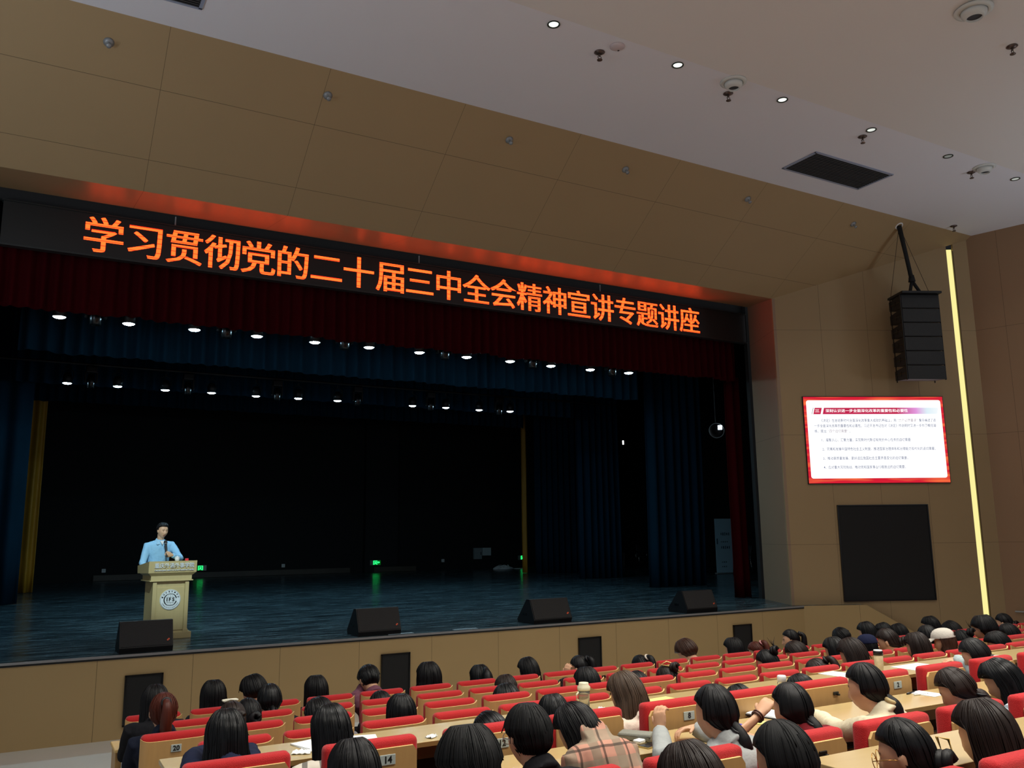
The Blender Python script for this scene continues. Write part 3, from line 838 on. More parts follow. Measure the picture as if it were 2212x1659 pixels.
c1 = copy_tree(ch0); c1.location = (23.9, 30.6, SZ); c1.rotation_euler = (0, 0, math.radians(-20)); tag(c1, 'black chair with one shiny chrome leg, far back between the blue curtains', 'chair')
c2 = copy_tree(ch0); c2.location = (21.6, 24.6, SZ); c2.rotation_euler = (0, 0, math.radians(60)); tag(c2, 'dark chair left of the pale blue banner, half behind blue curtain', 'chair')
gr = thing('wire_rack', 'small pale wire rack leaning at the edge of the blue curtain', 'rack', (23.7, 31.85, SZ), math.radians(-10))
mb = MB()
for s in (-1, 1): mb.tube([(s * 0.08, 0, 0.0), (s * 0.08 + 0.08, 0.1, 0.62)], 0.008, 6)
mb.build('side_rail', M_grey, gr)
mb = MB()
for k in range(9): mb.tube([(-0.08 + 0.008 * k, 0.012 * k, 0.03 + 0.07 * k), (0.08 + 0.008 * k, 0.012 * k, 0.03 + 0.07 * k)], 0.007, 6)
mb.build('rung', M_grey, gr)
for px, py in ((1002, 1358.6), (872, 1371)):
    p = onz(px, py, SZ)
    t = tag(MB().box((p[0], 12.82, SZ + 0.004), (0.42, 0.09, 0.006), bev=0.002).build('tape_strip', mat('pale_tape', (150, 170, 180), rough=0.4)), 'pale tape strip on the stage edge, ' + ('between the second and third wedge speakers' if px > 900 else 'just right of the second wedge speaker'), 'tape')

# ---------------------------------------------------------------- slide screen on the splayed wall
def Wm(s, z, off=0.0):
    p = W(s, z, off)
    return Matrix(((WD[0], -WN[0], 0, p[0]), (WD[1], -WN[1], 0, p[1]), (0, 0, 1, p[2]), (0, 0, 0, 1)))
SW, SH = 3.08, 1.84
scr = tag(empty('slide_screen'), 'bright wall screen showing a red framed white Chinese slide', 'screen')
scr.matrix_world = Wm(0.53 + SW / 2, 3.53 + SH / 2, 0.02)
def pl(x): return x * SW - SW / 2
def pz(v): return SH / 2 - v * SH
mb = MB(); mb.box((0, 0.015, 0), (SW + 0.03, 0.05, SH + 0.03)); mb.build('screen_frame', M_blackm, scr)
def slide_bg():
    m = bpy.data.materials.new('slide_red_glow'); m.use_nodes = True
    T = NT(m); b = m.node_tree.nodes['Principled BSDF']; b.inputs['Base Color'].default_value = (0, 0, 0, 1)
    tc = T.new('ShaderNodeTexCoord'); mp = T.new('ShaderNodeMapping'); mp.inputs['Scale'].default_value = (0.7, 1, 6); mp.inputs['Rotation'].default_value = (0, 0.25, 0)
    T.link(tc.outputs['Object'], mp.inputs[0])
    n1 = T.new('ShaderNodeTexNoise'); n1.inputs['Scale'].default_value = 1.8; n1.inputs['Detail'].default_value = 1; T.link(mp.outputs[0], n1.inputs[0])
    cr = T.new('ShaderNodeValToRGB'); cr.color_ramp.elements[0].position = 0.45; cr.color_ramp.elements[1].position = 0.72
    cr.color_ramp.elements[0].color = (*lin((214, 18, 46)), 1); cr.color_ramp.elements[1].color = (*lin((250, 110, 60)), 1)
    T.link(n1.outputs[0], cr.inputs[0]); T.link(cr.outputs[0], b.inputs['Emission Color']); b.inputs['Emission Strength'].default_value = 1.0
    return m
mb = MB(); mb.box((0, -0.014, 0), (SW, 0.006, SH)); mb.build('slide_background', slide_bg(), scr)
def rrect(w, h, r, n=8):
    pts = []
    for cx, cz, a0 in ((w / 2 - r, h / 2 - r, 0), (-w / 2 + r, h / 2 - r, 90), (-w / 2 + r, -h / 2 + r, 180), (w / 2 - r, -h / 2 + r, 270)):
        for k in range(n + 1):
            a = math.radians(a0 + 90 * k / n); pts.append((cx + r * math.cos(a), cz + r * math.sin(a)))
    return pts
M_page = emit_mat('slide_white_glow', (255, 255, 255), 1.25)
pw, ph = 0.964 * SW, 0.905 * SH
mb = MB(); mb.prism([(x, z + pz(0.4925)) for x, z in rrect(pw, ph, 0.05)], 'y', -0.019, -0.017); mb.build('slide_page', M_page, scr)
def grad_mat():
    m = bpy.data.materials.new('slide_header_glow'); m.use_nodes = True
    T = NT(m); b = m.node_tree.nodes['Principled BSDF']; b.inputs['Base Color'].default_value = (0, 0, 0, 1)
    tc = T.new('ShaderNodeTexCoord'); sp = T.new('ShaderNodeSeparateXYZ'); T.link(tc.outputs['Object'], sp.inputs[0])
    cr = T.new('ShaderNodeValToRGB'); e = cr.color_ramp.elements
    e[0].position = 0.66; e[0].color = (*lin((192, 24, 72)), 1); e[1].position = 1.0; e[1].color = (1, 1, 1, 1)
    k = e.new(0.80); k.color = (*lin((226, 150, 220)), 1); k = e.new(0.88); k.color = (*lin((222, 240, 248)), 1)
    T.link(T.math('ADD', T.math('DIVIDE', sp.outputs[0], SW), 0.5), cr.inputs[0])
    T.link(cr.outputs[0], b.inputs['Emission Color']); b.inputs['Emission Strength'].default_value = 1.0
    return m
M_hdr = grad_mat()
def slant(u0, u1, v0, v1, m, name, k=0.012):
    mb = MB(); mb.prism([(pl(u0), pz(v1)), (pl(u1), pz(v1)), (pl(u1 + k), pz(v0)), (pl(u0 + k), pz(v0))], 'y', -0.0215, -0.0205); return mb.build(name, m, scr)
slant(0.052, 0.055, 0.128, 0.203, emit_mat('slide_dark_glow', (60, 20, 50), 1.0), 'header_slash')
slant(0.064, 0.115, 0.128, 0.203, emit_mat('slide_crimson_glow', (196, 24, 68), 1.0), 'header_number_box')
slant(0.130, 0.952, 0.128, 0.203, M_hdr, 'header_bar')
M_tw = emit_mat('slide_text_white', (255, 255, 255), 1.2)
M_tb = emit_mat('slide_text_blue', (0, 62, 130), 0.7)
M_tn = emit_mat('slide_text_brown', (120, 96, 120), 0.85)
def line(body, u0, u1, v, m, off=0.0003, nm='slide_text'):
    o = text_mesh(nm, body, 0.075, m, scr, fit=(u1 - u0) * SW, align='LEFT', offset=off)
    o.matrix_local = Matrix.Translation((pl(u0), -0.0235, pz(v)))
    return o
line('三', 0.076, 0.108, 0.166, M_tw, 0.0008, 'slide_heading')
line('深刻认识进一步全面深化改革的重要性和必要性', 0.151, 0.741, 0.166, M_tw, 0.0008, 'slide_heading')
line('《决定》在总结新时代全面深化改革重大成就的基础上，用', 0.117, 0.650, 0.280, M_tb)
line('“六个必然要求”', 0.660, 0.805, 0.280, M_tn, 0.0)
line('集中阐述了进', 0.815, 0.936, 0.280, M_tb)
line('一步全面深化改革的重要性和必要性。习近平总书记在对《决定》作说明时又进一步作了概括凝', 0.063, 0.935, 0.342, M_tb)
line('练，提出', 0.064, 0.146, 0.404, M_tb)
line('“四个迫切需要”', 0.158, 0.302, 0.404, M_tn, 0.0)
line('。', 0.311, 0.318, 0.408, M_tb)
line('1、凝聚人心、汇聚力量，实现新时代新征程党的中心任务的迫切需要', 0.110, 0.742, 0.507, M_tb)
line('2、完善和发展中国特色社会主义制度、推进国家治理体系和治理能力现代化的迫切需要。', 0.110, 0.915, 0.611, M_tb)
line('3、推动高质量发展、更好适应我国社会主要矛盾变化的迫切需要。', 0.110, 0.712, 0.718, M_tb)
line('4、应对重大风险挑战、推动党和国家事业行稳致远的迫切需要。', 0.110, 0.690, 0.821, M_tb)

# black square panel below the screen and the four on the stage front
def wall_panel(label, M, w, h, group=None):
    t = tag(empty('speaker_panel'), label, 'panel', group); t.matrix_world = M
    mb = MB()
    for x, z, a, b in ((0, h / 2, w, 0.02), (0, -h / 2, w, 0.02), (-w / 2, 0, 0.02, h), (w / 2, 0, 0.02, h)):
        mb.box((x, -0.008, z), (a + (0.02 if a > 0.1 else 0), 0.03, b + 0.0))
    mb.build('frame', M_blackgloss, t)
    mb = MB(); mb.box((0, -0.003, 0), (w - 0.015, 0.012, h - 0.015)); mb.build('grille', mat('panel_grille', (9, 9, 9), rough=0.7), t)
    return t
wall_panel('large square black panel on the wall under the slide screen', Wm(2.083, 2.09, 0.012), 1.95, 1.95)
for i, (x, lab) in enumerate(((1.565, 'black panel in the stage front at the left, below the lectern'), (5.105, 'black panel in the stage front beside the person in the plum sweater'),
                              (8.675, 'black panel in the stage front behind the raised hand near its middle'), (12.23, 'black panel in the stage front at the right, near the stair slope'))):
    wall_panel(lab, Matrix.Translation((x, YA - 0.012, 0.47)), 0.45, 0.62, 'black panels in the stage front')

# ---------------------------------------------------------------- hanging line array
la = tag(empty('line_array_speaker'), 'black hanging stack of six speaker boxes in front of the right wall', 'speaker')
p = onz(1942, 488, 8.9)
base = np.array([15.72, 11.0, 0.0])
zt = ony(1965, 632, 11.0)[2]; zb = ony(1965, 819, 11.0)[2]
la.matrix_world = Matrix(((WD[0], -WN[0], 0, base[0] + 0.02), (WD[1], -WN[1], 0, base[1]), (0, 0, 1, zt), (0, 0, 0, 1)))
xm = 0.30; nbx = 6; hb = (zt - zb - 0.06) / nbx
mb = MB(); mb.box((xm, 0.20, -0.03), (0.86, 0.62, 0.05), bev=0.008); mb.box((xm - 0.06, 0.55, -0.045), (0.3, 0.3, 0.04)); mb.build('flying_frame', M_blackm, la)
for k in range(nbx):
    z1 = -0.06 - k * hb; z0 = z1 - hb + 0.012
    bx = empty('speaker_box', (xm, 0, (z0 + z1) / 2)); bx.parent = la
    h = z1 - z0; bk = h * 0.34
    mb = MB(); mb.prism([(0.02, -h / 2), (0.02, h / 2), (0.50, bk), (0.50, -bk)], 'x', -0.41, 0.41); mb.build('cabinet', M_blackm, bx)
    mb = MB(); mb.box((0, 0.012, 0), (0.80, 0.03, h - 0.012), bev=0.006); mb.build('grille', M_grille, bx)
    for s in (-1, 1):
        mb = MB()
        mb.box((s * 0.412, 0.03, 0), (0.014, 0.04, h + 0.02)); mb.box((s * 0.412, 0.26, 0), (0.01, 0.05, 0.1)); mb.box((s * 0.412, 0.44, 0), (0.012, 0.03, h + 0.005)); mb.box((s * 0.411, 0.24, 0), (0.006, 0.42, 0.03))
        mb.build('rigging', M_blackgloss, bx)
top = Vector(p) ; inv = la.matrix_world.inverted(); tl = inv @ top
mb = MB(); mb.tube([tuple(tl), (tl[0] * 0.6 + xm * 0.4, tl[1] * 0.6 + 0.06, tl[2] * 0.6), (xm - 0.02, 0.2, 0.32)], [0.05, 0.045, 0.045], 8)
mb.tube([(xm - 0.02, 0.2, 0.42), (xm - 0.02, 0.2, 0.28)], [0.05, 0.075], 8); mb.tube([(xm - 0.02, 0.2, 0.3), (xm - 0.10, 0.2, -0.02)], 0.035, 8); mb.tube([(xm - 0.02, 0.2, 0.3), (xm + 0.14, 0.15, -0.02)], 0.035, 8)
mb.build('chain_sleeve', M_black, la, True)
for dx, dy in ((-0.36, 0.5), (0.25, 0.05)):
    mb = MB(); mb.tube([tuple(tl), (xm + dx, dy, -0.01)], 0.006, 5); mb.build('steel_cable', mat('brown_wire', (70, 50, 30), rough=0.5), la)
N3 = Vector((0, -0.7, -1.0)).normalized()
def canopy_M(p, off=0.0):
    q = N3.to_track_quat('-Z', 'Y').to_matrix().to_4x4()
    return Matrix.Translation(Vector(p) + N3 * off) @ q
def canopy(px, py):
    d = ray(px, py); t = (7.55 - CAMZ + 0.7 * 12.93) / (d[2] + 0.7 * d[1]); return Vector((d[0] * t, d[1] * t, CAMZ + d[2] * t))
rg = tag(empty('cable_ring'), 'white ring in the sloped canopy where the hanging speaker cable enters', 'ring')
rg.matrix_world = canopy_M(canopy(1942, 488), 0.004)
mb = MB(); mb.torus((0, 0, 0), 0.075, 0.014, n=24); mb.build('ring', M_white, rg, True)

# ---------------------------------------------------------------- ceiling fittings
def sprinkler():
    t = empty('sprinkler')
    mb = MB(); mb.lathe([(0.055, 0.0), (0.06, -0.006), (0.03, -0.022), (0.014, -0.024)], n=18); mb.build('escutcheon', mat('sprinkler_brown', (96, 80, 72), rough=0.35, metal=0.6), t, True)
    mb = MB(); mb.tube([(0, 0, -0.02), (0, 0, -0.05)], 0.012, 8)
    for s in (-1, 1): mb.tube([(0.012 * s, 0, -0.045), (0.024 * s, 0, -0.06), (0.008 * s, 0, -0.09)], 0.005, 6)
    mb.lathe([(0.001, -0.092), (0.03, -0.09), (0.03, -0.096), (0.001, -0.098)], n=14)
    mb.build('head', MATS['sprinkler_brown'], t, True)
    return t
spk0 = sprinkler(); first = True
cfix = [((1295, 114), 'first from the left in the row on the flat ceiling'), ((1573, 203), 'second from the left, below the middle round air diffuser'), ((1863, 296), 'third, above the big rectangular vent'),
        ((2098, 373), 'fourth, beside the right round air diffuser'), ((2185, 93), 'near the upper right picture corner'), ((2060, 489), 'in the far right corner of the ceiling')]
for (px, py), lab in cfix:
    p = onz(px, py, 9.0) if px != 2185 else onz(px, py, 9.13)
    o = spk0 if first else copy_tree(spk0); first = False
    o.location = (p[0], p[1], 9.01 if px != 2185 else 9.01 + max(0, (8.3 - p[1]) * 0.0308))
    o.scale = (1.25, 1.25, 1.25)
    tag(o, 'small dark ceiling sprinkler, ' + lab, 'sprinkler', 'ceiling sprinklers')
for i, (px, py) in enumerate(((235, 91), (708, 206), (1100, 302), (1351, 366), (1615, 430), (1843, 484))):
    o = copy_tree(spk0); o.matrix_world = canopy_M(canopy(px, py)) @ Matrix.Scale(1.1, 4)
    for ch in o.children:
        ch.data = ch.data.copy(); ch.data.materials.clear(); ch.data.materials.append(M_grey)
    tag(o, f'small silver sprinkler on the sloped beige canopy, {ORD[i]} from the left', 'sprinkler', 'sprinklers on the canopy')
for i, (px, py) in enumerate(((1196, 52), (1464, 140), (1690, 215), (1882, 280), (2048, 337), (2193, 386))):
    p = onz(px, py, 9.01)
    t = thing('downlight', f'small round ceiling downlight, {ORD[i]} from the left in the line along the ceiling edge', 'downlight', (p[0], p[1], 9.01), 0, 'downlights along the ceiling edge')
    mb = MB(); mb.lathe([(0.078, 0.01), (0.085, -0.012), (0.07, -0.014), (0.058, 0.01)], n=24); mb.build('trim_ring', mat('downlight_trim', (60, 66, 58), rough=0.3, metal=0.5), t, True)
    dl = bpy.data.lights.new('downlight_lamp', 'AREA'); dl.shape = 'DISK'; dl.size = 0.1; dl.energy = (26, 26, 28, 24, 14, 10)[i]; dl.color = (1.0, 0.95, 0.82); dl.spread = math.radians(130)
    do = bpy.data.objects.new('lamp', dl); do.location = (0, 0, -0.02); COL.objects.link(do); do.parent = t
    mb = MB(); mb.lathe([(0.001, -0.004), (0.062, -0.004), (0.062, -0.001)], n=20); mb.build('lens', emit_mat('downlight_glow', (250, 255, 245), (1.6, 1.4, 1.2, 0.9, 0.3, 0.5)[i]) if False else emit_mat('downlight_glow_%d' % i, (250, 255, 245), (1.6, 1.4, 1.1, 0.8, 0.15, 0.4)[i]), t)
def diffuser(R):
    t = empty('air_diffuser')
    mb = MB(); mb.lathe([(R, 0.0), (R, -0.012), (R * 0.72, -0.03), (R * 0.70, -0.01)], n=40); mb.build('flange', mat('diffuser_white', (210, 212, 206), rough=0.5), t, True)
    mb = MB(); mb.lathe([(R * 0.69, -0.012), (R * 0.66, -0.06), (R * 0.42, -0.115), (R * 0.40, -0.11), (R * 0.4, -0.02)], n=40); mb.build('nozzle', MATS['diffuser_white'], t, True)
    mb = MB(); mb.lathe([(0.001, -0.085), (R * 0.4, -0.085), (R * 0.4, -0.08)], n=30); mb.build('opening', mat('dark_opening', (52, 54, 58), rough=0.7), t)
    return t
for (px, py), R, zc, lab in (((1582, 178), 0.19, 9.01, 'round white air diffuser near the middle of the ceiling edge line'), ((2124, 362), 0.19, 9.01, 'round white air diffuser at the right, past the rectangular vent'), ((2100, 24), 0.23, 9.075, 'large round air diffuser at the upper right picture corner')):
    t = diffuser(R); p = onz(px, py, zc); t.location = (p[0], p[1] - 0.02, zc)
    tag(t, lab, 'air diffuser', 'round air diffusers')
p = onz(1335, 98, 9.01)
sd = thing('smoke_detector', 'pale round smoke detector on the ceiling beside a sprinkler', 'smoke detector', (p[0], p[1] + 0.02, 9.01))
mb = MB(); mb.lathe([(0.10, 0.0), (0.10, -0.014), (0.07, -0.03), (0.001, -0.032)], n=28); mb.build('cover', mat('detector_pink', (206, 190, 190), rough=0.5), sd, True)
mb = MB(); mb.lathe([(0.001, -0.038), (0.014, -0.034), (0.014, -0.028)], c=(0.05, 0.04, 0), n=10); mb.build('indicator', M_blackm, sd)
def vent(x0, x1, y0, y1, label, dark=True):
    t = thing('ceiling_vent', label, 'vent', ((x0 + x1) / 2, (y0 + y1) / 2, 9.01))
    w, h = x1 - x0, y1 - y0
    mb = MB()
    for x, y, a, b in ((0, h / 2, w + 0.04, 0.04), (0, -h / 2, w + 0.04, 0.04), (-w / 2, 0, 0.04, h), (w / 2, 0, 0.04, h)): mb.box((x, y, -0.006), (a, b, 0.024))
    mb.build('frame', mat('vent_frame', (150, 158, 178), rough=0.4), t)
    mb = MB(); mb.box((0, 0, -0.002), (w - 0.02, h - 0.02, 0.004)); mb.build('backing', mat('vent_dark', (34, 33, 32), rough=0.8), t)
    mb = MB(); n = 16
    for k in range(n): mb.box((0, -h / 2 + h * (k + 0.5) / n, -0.012), (w - 0.03, 0.02 if k not in (4, 11) else 0.034, 0.006), rx=0.5)
    mb.build('louvre', mat('vent_slat', (74, 72, 70), rough=0.6), t)
vent(11.5, 13.5, 9.48, 10.23, 'large dark rectangular air vent in the flat ceiling at the right')
vent(-0.55, 1.45, 9.5, 10.25, 'dark rectangular air vent cut by the upper picture edge')

# ---------------------------------------------------------------- auditorium seats
def wood_mat(name, rgb, rough=0.4):
    return mat(name, rgb, rough=rough, vary=0.12, vscale=6, stretch=(5, 5, 0.8), spec=0.4)
M_ply = wood_mat('seat_plywood', (188, 148, 94))
M_plyedge = mat('plywood_edge', (226, 190, 124), rough=0.45)
M_red = mat('red_upholstery', (182, 34, 36), rough=0.85, bump=0.25, bscale=220, sheen=0.15, spec=0.25)
M_desk = mat('desk_laminate', (188, 164, 114), rough=0.22, vary=0.06, vscale=3, stretch=(0.6, 6, 6), spec=0.5)
M_deskedge = mat('desk_edge', (150, 116, 66), rough=0.4)
M_plate = mat('number_plate', (176, 186, 180), rough=0.4)
M_ink = mat('plate_ink', (16, 16, 18), rough=0.5)
M_hook = mat('black_hook', (14, 14, 14), rough=0.35)

def seat_proto(w, rim, pitch):
    rear = w > 0.49
    wfull = w
    if rear: w = w - 0.035
    t = empty('auditorium_seat')
    nx = 24; th = 0.016; zb = 0.34
    V = []; F = []; MI = []
    def yb(u): return 0.0 if rear else 0.020 * max(0.0, (abs(u) - 0.8) / 0.2) ** 2
    def zt(u): return rim - 0.03 * max(0.0, (abs(u) - 0.93) / 0.07) ** 2 if rear else rim + 0.026 * abs(u) ** 9
    nz = 4
    for layer in (0, 1):
        for j in range(nz + 1):
            for i in range(nx + 1):
                u = -1 + 2 * i / nx
                z = zb + (zt(u) - zb) * j / nz
                V.append((u * w / 2, yb(u) + layer * th, z))
    L = (nz + 1) * (nx + 1)
    for layer in (0, 1):
        for j in range(nz):
            for i in range(nx):
                a = layer * L + j * (nx + 1) + i
                q = (a, a + 1, a + nx + 2, a + nx + 1); F.append(q if layer == 0 else q[::-1]); MI.append(0)
    for i in range(nx):
        a = nz * (nx + 1) + i; F.append((a, a + 1, L + a + 1, L + a)); MI.append(1)
        F.append((i + 1, i, L + i, L + i + 1)); MI.append(1)
    for j in range(nz):
        for i in (0, nx):
            a = j * (nx + 1) + i; b = a + nx + 1; F.append((a, b, L + b, L + a) if i == nx else (b, a, L + a, L + b)); MI.append(1)
    o = raw('back_panel', V, F, [M_ply, M_plyedge], t, True, MI); auto_smooth(o, 50)
    # upholstered back: rounded bar standing proud of the panel
    def pad_x(z0, z1, y0, y1, ww, r, name):
        mb = MB(); mb.box((0, (y0 + y1) / 2, (z0 + z1) / 2), (ww, y1 - y0, z1 - z0), bev=r); return mb.build(name, M_red, t, True)
    mb = MB()
    if rear: mb.box((0, 0.062, (0.44 + rim + 0.040) / 2), (wfull, 0.088, rim + 0.040 - 0.44), bev=0.028)
    else:
        mb.box((0, 0.070, (0.44 + rim + 0.044) / 2), (w - 0.012, 0.090, rim + 0.044 - 0.44), bev=0.032)
    mb.build('back_cushion', M_red, t, True)
    pad_x(0.31, 0.41, 0.115, 0.53, w - 0.05, 0.035, 'seat_cushion')
    mb = MB(); mb.box((0, 0.31, 0.295), (w - 0.06, 0.38, 0.02), bev=0.006); mb.build('seat_pan', M_ply, t)
    mb = MB(); mb.box((0, 0.26, 0.145), (0.10, 0.16, 0.29), bev=0.01); mb.box((0, 0.26, 0.01), (0.24, 0.26, 0.02), bev=0.004); mb.box((0, 0.10, 0.30), (0.06, 0.2, 0.05)); mb.build('pedestal', M_grey, t)
    return t
SEATROWS = [(0, 0.475, 0.95, 0.545, 3.11 - 4 * 0.545, 16.6), (1, 0.475, 0.95, 0.545, 2.79 - 3 * 0.545, 14.7), (2, 0.475, 0.955, 0.545, 0.842, 12.9), (3, 0.475, 0.95, 0.545, 1.073, 11.2),
            (4, 0.50, 0.98, 0.665, 0.73, 8.2), (5, 0.52, 0.99, 0.659, 0.391, 6.2), (6, 0.52, 0.95, 0.65, 1.06, 4.5)]
ROWTXT = ['front row', 'second row', 'third row', 'fourth row, right before the long desk', 'fifth row', 'sixth row', 'seventh row']
ROWTXT = ['front row', 'second row', 'third row', 'fourth row before the first desk', 'row between the long desks', 'row behind the second desk', 'nearest row']
NUMS = {(2, 0): '20', (3, 2): '14', (3, 3): '12', (4, 0): '16', (4, 1): '14', (4, 2): '12', (4, 4): '8', (4, 5): '6', (4, 7): '2', (4, 9): '1'}
protos = {}
SEATX = []
for (r, w, rim, pitch, x0, xmax) in SEATROWS:
    key = (w, rim, pitch)
    xs = []
    k = 0
    while x0 + k * pitch < xmax:
        x = x0 + k * pitch + w / 2
        if key in protos: o = copy_tree(protos[key])
        else: o = protos[key] = seat_proto(*key)
        o.location = (x, ROWY[r], FLOORZ[r])
        num = NUMS.get((r, k))
        lab = f'red topped plywood seat, {ORD[k]} from the left in the {ROWTXT[r]}'
        if num: lab = f'red topped plywood seat with number plate {num} in the {ROWTXT[r]}'
        tag(o, lab, 'seat', 'red seats in the ' + ROWTXT[r].split(',')[0])
        xs.append((x, o, num))
        k += 1
    SEATX.append(xs)
# plates and hooks on the backs (after copying, so each is its own)
hook_me = None
for r, xs in enumerate(SEATX):
    w, rim = SEATROWS[r][1], SEATROWS[r][2]
    for x, o, num in xs:
        px, py = topx((x, ROWY[r], FLOORZ[r] + rim))
        off = 0.0 if r < 4 else 0.07
        if num:
            mb = MB(); mb.box((off, -0.003, rim - 0.055), (0.085 if r >= 4 else 0.07, 0.006, 0.05), bev=0.002); pl_ = mb.build('number_plate', M_plate, o)
            tx = text_mesh('number', num, 0.046, M_ink, pl_, extrude=0.0008, offset=0.0012)
            tx.matrix_local = Matrix.Translation((off, -0.0072, rim - 0.055))
        else:
            if hook_me is None:
                mb = MB(); mb.box((0, -0.004, 0), (0.05, 0.01, 0.022), bev=0.003); mb.box((0.012, -0.014, -0.008), (0.016, 0.02, 0.012), bev=0.003)
                hk = mb.build('hook', M_hook, o); hook_me = hk.data
            else:
                hk = bpy.data.objects.new('hook', hook_me); COL.objects.link(hk); hk.parent = o
            hk.location = (off, -0.002, rim - 0.05)

# ---------------------------------------------------------------- long desks
def desk(x0, x1, y0, y1, z, zf, label):
    t = thing('long_desk', label, 'desk', ((x0 + x1) / 2, (y0 + y1) / 2, zf), 0, 'long writing desks')
    w = x1 - x0; d = y1 - y0; h = z - zf
    mb = MB(); mb.box((0, 0, h - 0.014), (w, d, 0.028), bev=0.004); mb.build('worktop', M_desk, t)
    mb = MB(); mb.box((0, -d / 2 + 0.002, h - 0.015), (w, 0.006, 0.027)); mb.build('edge_strip', M_deskedge, t)
    mb = MB(); mb.box((0, d / 2 - 0.05, h / 2 + 0.06), (w - 0.06, 0.018, h - 0.2)); mb.build('modesty_panel', M_ply, t)
    n = max(2, int(w / 1.9)); sup = None
    for i in range(n + 1):
        x = -w / 2 + 0.05 + (w - 0.1) * i / n
        if sup is None:
            mb = MB(); mb.box((0, 0.06, h / 2 - 0.02), (0.03, d * 0.55, h - 0.04)); sup = mb.build('support', M_ply, t); sup.location.x = x
        else:
            c = sup.copy(); COL.objects.link(c); c.location.x = x
    mb = MB(); mb.box((0, 0.02, h - 0.20), (w - 0.1, d * 0.6, 0.012)); mb.build('book_shelf', M_blackm, t)
    return t
DA, DB, DC = 1.30, 1.38, 1.57
desk(0.79, 11.6, 5.11, 5.55, DA, FLOORZ[4], 'first long wooden desk, behind the fourth row of seats')
desk(2.17, 7.8, 3.90, 4.27, DB, FLOORZ[5], 'second long wooden desk, behind the fifth row of seats')
desk(3.05, 4.9, 2.42, 2.82, DC, FLOORZ[6], 'nearest long wooden desk, behind the sixth row of seats')
# end panel with cap beside the woman with the ponytail
p = onz(253, 1612, 0.62 + FLOORZ[2])
ep = thing('end_panel', 'pale wooden end post with a flat cap at the left end of the seats', 'post', (p[0], p[1], FLOORZ[2]))
mb = MB(); mb.box((0, 0, 0.30), (0.05, 0.30, 0.60), bev=0.004); mb.build('post', M_ply, ep)
mb = MB(); mb.box((0, 0, 0.615), (0.075, 0.36, 0.03), bev=0.008); mb.build('cap', M_plyedge, ep)

# ---------------------------------------------------------------- things on the desks
M_paper = mat('white_paper', (232, 236, 236), rough=0.7)
M_yel = mat('yellow_paper', (232, 222, 130), rough=0.7)
def on(px, py, z): p = onz(px, py, z); return (p[0], p[1], z)
def crumple(name, label, px, py, z, s, m, seed):
    p = on(px, py, z); rnd = random.Random(seed)
    mb = MB(); n = 7
    v = [(s * (i / n - 0.5), s * 0.7 * (j / n - 0.5), 0.002 + 0.02 * abs(noise.noise(Vector((i * 0.5, j * 0.6, seed))))) for j in range(n + 1) for i in range(n + 1)]
    f = [(j * (n + 1) + i, j * (n + 1) + i + 1, (j + 1) * (n + 1) + i + 1, (j + 1) * (n + 1) + i) for j in range(n) for i in range(n)]
    o = raw(name, v, f, m); o.location = p; o.rotation_euler = (0, 0, rnd.uniform(-0.6, 0.6))
    md = o.modifiers.new('thickness', 'SOLIDIFY'); md.thickness = 0.004; md.offset = 1
    return tag(o, label, 'tissue')
crumple('tissue', 'crumpled white tissue on the first desk beside the long haired woman in cream', 652, 1627, DA, 0.11, M_paper, 1)
crumple('candy_wrapper', 'small white and brown wrapper lying alone on the first desk', 932, 1593, DA, 0.07, M_paper, 2)['category'] = 'wrapper'
crumple('tissue', 'tiny white tissue on the first desk right of the tall cup', 1301, 1532, DA, 0.05, M_paper, 3)
def sheets(name, label, px, py, z, w, h, rz, m, cat, n=1, cover=None):
    t = thing(name, label, cat, on(px, py, z), rz)
    if cover:
        mb = MB(); mb.box((0, 0, 0.004), (w + 0.01, h + 0.01, 0.007), bev=0.002); mb.build('cover', cover, t)
    mb = MB()
    for k in range(n): mb.box((0.003 * k, 0.004 * k, (0.009 if cover else 0.002) + 0.003 * k), (w, h, 0.0025), rz=0.04 * k)
    mb.build('pages', m, t)
    return t
sheets('notebook', 'open white notebook on the first desk beside the tissue', 672, 1611, DA, 0.16, 0.21, 0.25, M_paper, 'notebook', 3)
sheets('paper_or_glare_sheet', 'white papers on the first desk right behind seat 14', 778, 1596, DA, 0.2, 0.14, -0.3, M_paper, 'paper', 2)
sheets('paper_or_glare_sheet', 'pale yellow printed sheet on the first desk right of the brown long hair', 1430, 1514, DA, 0.28, 0.2, 0.1, M_yel, 'paper', 1)
sheets('paper_or_glare_sheet', 'white sheet on the first desk by the woman with wet looking ponytail', 1813, 1457, DA, 0.22, 0.28, 0.1, M_paper, 'paper', 1)
sheets('paper_or_glare_sheet', 'large white sheet under the reaching hand, also standing for the screen reflection, first desk', 1985, 1441, DA, 0.42, 0.30, 0.05, M_paper, 'paper', 1)  # partly paper, partly the screen reflection on the desk built as a sheet
sheets('notebook', 'open notebook with black cover on the second desk below the raised hand', 1668, 1546, DB, 0.2, 0.26, 0.3, M_paper, 'notebook', 3, M_blackm)
sheets('notepad', 'small yellow notepad on the second desk beside the black notebook', 1640, 1562, DB, 0.09, 0.12, 0.2, M_yel, 'notepad', 2)
sheets('folder', 'blue violet folder on the second desk left of the raised elbow', 1583, 1568, DB, 0.15, 0.2, 0.2, mat('blue_violet', (78, 82, 190), rough=0.4), 'folder', 1)
sheets('paper_or_glare_sheet', 'white patch standing in for the screen reflection on the second desk by two pens', 2002, 1499, DB, 0.15, 0.2, 0.1, M_paper, 'paper', 1)  # reflection of the slide screen on the desk, built as a white sheet
